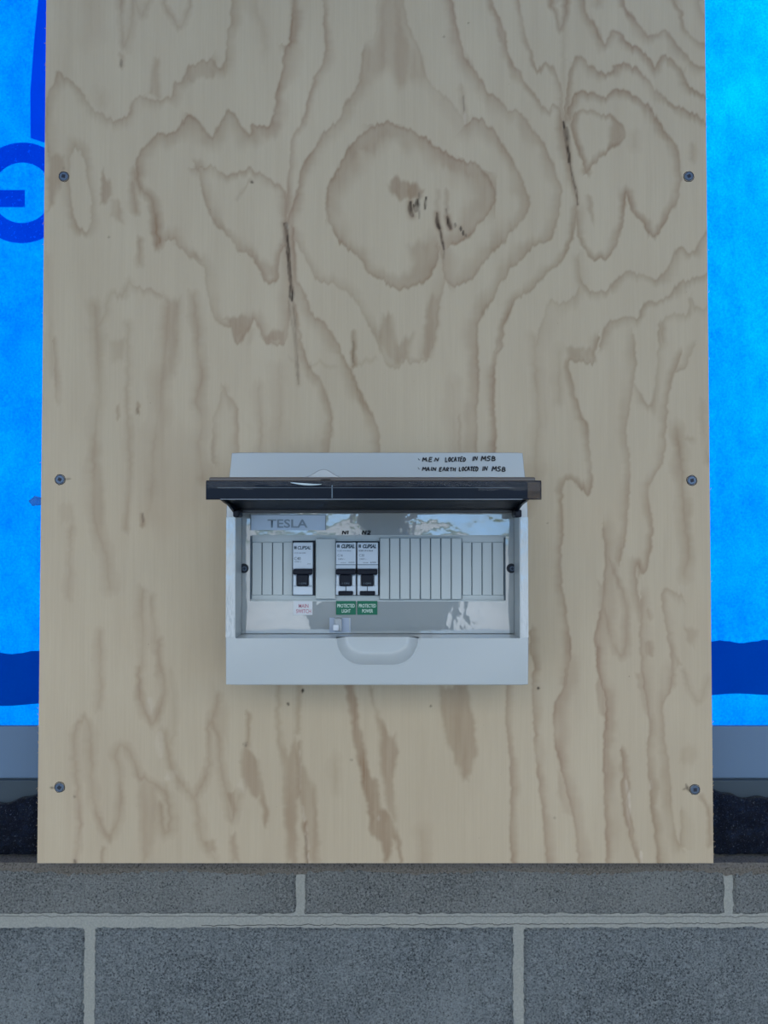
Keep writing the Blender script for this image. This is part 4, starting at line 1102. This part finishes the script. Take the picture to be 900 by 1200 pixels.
# ------------------------------------------------------------------ circuit breakers
def breaker(x0, x1, label_, lines, rcbo, cat='circuit breaker'):
    YBk = YE - .0055
    c = P((x0 + x1) / 2, 697, YT)
    t = thing('circuit_breaker', label_, cat, (c.x, YT, c.z), 'breakers in the switchboard row')
    s_ = (x1 - x0) / 23.0
    obj('body', pbox(x0, 635.8, x1, 666.6, YBk, YT - .0006, .0004, seg=1), M_breaker, t)
    lowb = pbox(x0, 666.6, x1, 697.3, YBk + .0022, YT - .0006, .0004, seg=1); obj('lower_body', lowb, M_breaker, t)
    if not rcbo:
        obj('sill_block', pbox(x0 + .2, 687.3, x1 - .1, 697.1, YBk + .0004, YBk + .0022, .0005, seg=1), M_breaker, t)
    else:
        obj('body_step', pbox(x0, 661.4, x1, 662.2, YBk - .0003, YBk), M_printl, t)
    # cheeks beside the toggle
    for a, b in ((x0 + .4, x0 + 4.0), (x1 - 4.4, x1 - .4)):
        obj('cheek', pbox(a, 674, b, 686.6, YBk + .0006, YBk + .0022, .0005, seg=1), M_breaker, t)
    tg = obj('toggle', pbox(x0 - .1, 667.0, x1 - .4, 673.6, YBk - .0042, YBk + .0022, .0010), M_black, t)
    obj('toggle_slot', pbox(x0 + 4.4 * s_, 673.4, x1 - 5.0 * s_, 687.0, YBk - .0006, YBk + .0022, .0005, seg=1), M_black, tg)
    text('lettering', 'I ON', x0 + 7.2 * s_, 684.6, 2.0, YBk - .0008, M_printl, tg, w_px=8.2)
    if rcbo:
        obj('test_button', pbox(x0 + 2.9, 692.8, x1 - 3.4, 697.4, YBk - .0002, YBk + .0022, .0005, seg=1), M_black, t)
        obj('indicator_line', pbox(x0 + 11.3, 687.2, x0 + 12.2, 692.8, YBk + .0019, YBk + .0022), M_print, t)
    for s2, lx, by, h, w_, tm, sh, bo in lines:
        text('lettering', s2, x0 + lx, by, h, YBk - .00025, tm, t, w_px=w_, shear=sh, bold=bo)
    # brand device: two small bars before the name
    bm = bmesh.new(); dk = M_print if rcbo else M_printl
    for q in range(2):
        p0 = P(x0 + 1.7 + q * 1.5, 643.6 if not rcbo else 642.0, YBk); p1 = P(x0 + 2.7 + q * 1.5, 639.9 if not rcbo else 638.0, YBk)
        box(bm, (p0.x, YBk - .0003, p0.z), (p1.x, YBk, p1.z))
    p0 = P(x0 + 1.5, 642.2 if not rcbo else 640.4, YBk); p1 = P(x0 + 4.3, 641.4 if not rcbo else 639.6, YBk); box(bm, (p0.x, YBk - .0003, p0.z), (p1.x, YBk, p1.z))
    obj('emblem', bm, M_print, t)
    return t
breaker(343.3, 366.2, 'white breaker standing alone on the left, above the MAIN SWITCH sticker', [
    ('CLIPSAL', 5.4, 643.7, 3.8, 15.6, M_print, .25, .03), ('MCB C40 240V', 1.5, 648.9, 1.6, 13.8, M_printl, 0, .0),
    ('C40', 1.5, 656.2, 3.4, 7.6, M_print, 0, 0), ('6000 3', 2.0, 659.0, 1.6, 7.6, M_printl, 0, 0), ('240V~', 16.6, 661.4, 1.3, 5.6, M_printl, 0, 0)], False)
breaker(393.6, 417.0, 'left breaker of the touching pair, under the handwritten N1, above the PROTECTED LIGHT sticker', [
    ('CLIPSAL', 6.4, 642.2, 4.2, 15.6, M_print, .25, .05), ('RCBO 1P N 30mA', 1.8, 646.2, 1.5, 16.0, M_printl, 0, 0),
    ('C16', 2.0, 652.2, 2.9, 6.0, M_printl, 0, 0), ('240V~', 2.4, 656.0, 1.8, 8.4, M_printl, 0, 0), ('6000', 15.0, 659.9, 1.6, 6.8, M_printl, 0, 0), ('max', 5.6, 659.9, 1.3, 6.2, M_printl, 0, 0)], True)
breaker(418.7, 443.0, 'right breaker of the touching pair, under the handwritten N2, above the PROTECTED POWER sticker', [
    ('CLIPSAL', 6.4, 642.2, 4.2, 15.8, M_print, .25, .05), ('RCBO 1P N 30mA', 2.0, 646.2, 1.7, 16.4, M_print, 0, .01),
    ('C20', 2.2, 652.2, 2.9, 6.0, M_printl, 0, 0), ('240V~', 2.6, 656.0, 1.8, 8.4, M_printl, 0, 0), ('6000', 15.2, 659.9, 1.7, 6.8, M_print, 0, 0), ('max', 7.0, 659.9, 1.5, 6.0, M_print, 0, 0)], True)
# ================================================================== what the glossy plastic reflects: yard, hedge, photographer
def hedge(x0, x1, y, h, label_):
    bm = bmesh.new(); box(bm, (x0, y, -.1), (x1, y + 1.2, h))
    bmesh.ops.subdivide_edges(bm, edges=bm.edges, cuts=24, use_grid_fill=True)
    for v in bm.verts:
        d = mn.noise(v.co * 1.1) * .35 + mn.noise(v.co * 4) * .15
        v.co += Vector((d * .6, d, max(0, v.co.z) * .25 * d))
    return tag(obj('hedge', bm, M_leaf, None, True), label_, 'hedge')
hedge(-9, 9, -17.5, 1.5, 'long green hedge at the far end of the yard opposite the switchboard')
bm = bmesh.new(); box(bm, (-9, -14.6, -.1), (9, -14.45, 1.3))
tag(obj('garden_wall', bm, mat('white_render', (.75, .75, .73), .8)), 'low white rendered wall in front of the hedge', 'garden wall')

def photographer():
    J = {}
    body = thing('person', 'person in dark clothes standing opposite the switchboard holding up a phone', 'person', (.0, -.42, 0))
    def skin(name, pts, edges, mtl, parent=body):
        me = bpy.data.meshes.new(name); me.from_pydata([p[:3] for p in pts], edges, [])
        o = link(name, me, mtl, parent); o.location = -Vector(parent_loc(parent))
        m_ = o.modifiers.new('skin', 'SKIN'); m_.use_smooth_shade = True
        s2 = o.modifiers.new('sub', 'SUBSURF'); s2.levels = 1; s2.render_levels = 2
        for v, p in zip(me.skin_vertices[0].data, pts): v.radius = (p[3], p[4] if len(p) > 4 else p[3])
        me.skin_vertices[0].data[0].use_root = True
        return o
    cloth = mat('dark_shirt', (.03, .035, .045), .9); sk = mat('skin_tone', (.30, .18, .12), .5); hair = mat('dark_hair', (.015, .012, .01), .6); trs = mat('dark_trousers', (.02, .022, .03), .9)
    y = -.42
    pts = [(0,y,.93,.14,.10),(0,y,1.10,.12,.095),(0,y,1.28,.12,.10),(0,y,1.345,.07,.06),(0,y+.01,1.40,.052,.052),(0,y+.02,1.47,.075,.085),(0,y+.02,1.54,.07,.085),
           (-.12,y,1.31,.05),(-.145,y+.02,1.08,.043),(-.10,y+.22,1.26,.034),(-.065,y+.30,1.37,.026),
           (.12,y,1.31,.05),(.145,y+.02,1.08,.043),(.08,y+.22,1.26,.034),(.065,y+.30,1.37,.026)]
    ed = [(0,1),(1,2),(2,3),(3,4),(4,5),(5,6),(2,7),(7,8),(8,9),(9,10),(2,11),(11,12),(12,13),(13,14)]
    skin('body', pts, ed, sk)
    shirt = [(0,y,.86,.150,.122),(0,y,1.10,.130,.11),(0,y,1.285,.135,.112),(-.125,y,1.312,.058),(-.150,y+.02,1.08,.052),(.125,y,1.312,.058),(.150,y+.02,1.08,.052),(-.12,y+.13,1.18,.045),(.11,y+.13,1.18,.045)]
    skin('shirt', shirt, [(0,1),(1,2),(2,3),(3,4),(2,5),(5,6),(4,7),(6,8)], cloth)
    tr = [(0,y,.90,.135,.11),(0,y,.80,.13,.105),(-.085,y,.66,.075),(-.10,y+.01,.48,.062),(-.10,y,.08,.05),(.085,y,.66,.075),(.10,y+.01,.48,.062),(.10,y,.08,.05)]
    skin('trousers', tr, [(0,1),(1,2),(2,3),(3,4),(1,5),(5,6),(6,7)], trs)
    for s_ in (-1, 1):
        skin('shoe', [(s_*.10,y-.05,.045,.045,.042),(s_*.10,y+.06,.04,.045,.038),(s_*.10,y+.17,.03,.04,.028)], [(0,1),(1,2)], hair)
        for k in range(4):
            x = s_ * (.060 - .004 * k); z = 1.378 + .017 * k
            skin('finger', [(x,y+.31,z,.009),(x - s_*.006,y+.345,z+.004,.009),(x - s_*.020,y+.352,z+.004,.008)], [(0,1),(1,2)], sk)
        skin('thumb', [(s_*.055,y+.30,1.37,.011),(s_*.040,y+.325,1.385,.010),(s_*.028,y+.328,1.40,.009)], [(0,1),(1,2)], sk)
    bm = bmesh.new(); bmesh.ops.create_uvsphere(bm, u_segments=24, v_segments=14, radius=1)
    for v in bm.verts:
        v.co = Vector((v.co.x * .085, v.co.y * .105 - .02 + y + .02, v.co.z * .10 + 1.535))
        if v.co.y > y + .06 and v.co.z < 1.56: v.co.y = y + .06
        if v.co.z < 1.50: v.co.y = min(v.co.y, y + .02)
    obj('hair', bm, hair, body, True)
    for s_ in (-1, 1):
        bm = bmesh.new(); bmesh.ops.create_uvsphere(bm, u_segments=12, v_segments=8, radius=.009, matrix=Matrix.Translation((s_ * .028, y + .092, 1.50)))
        obj('eye', bm, mat('eye_white', (.6, .6, .6), .3), body, True)
    bm = bmesh.new(); tube(bm, [(0, y + .10, 1.505), (0, y + .118, 1.475), (0, y + .10, 1.465)], .011, 8); obj('nose', bm, sk, body, True)
    bm = bmesh.new(); tube(bm, [(-.022, y + .098, 1.442), (0, y + .104, 1.440), (.022, y + .098, 1.442)], .006, 6); obj('mouth', bm, mat('lips', (.3, .12, .1), .5), body, True)
    # phone held upright just behind the camera's position
    ph = bmesh.new(); box(ph, (-.036, -.062, 1.345), (.036, -.070, 1.495), .004)
    tag(obj('phone', ph, mat('phone_black', (.01, .01, .012), .2)), 'black phone held upright by the person facing the switchboard', 'phone')
photographer()
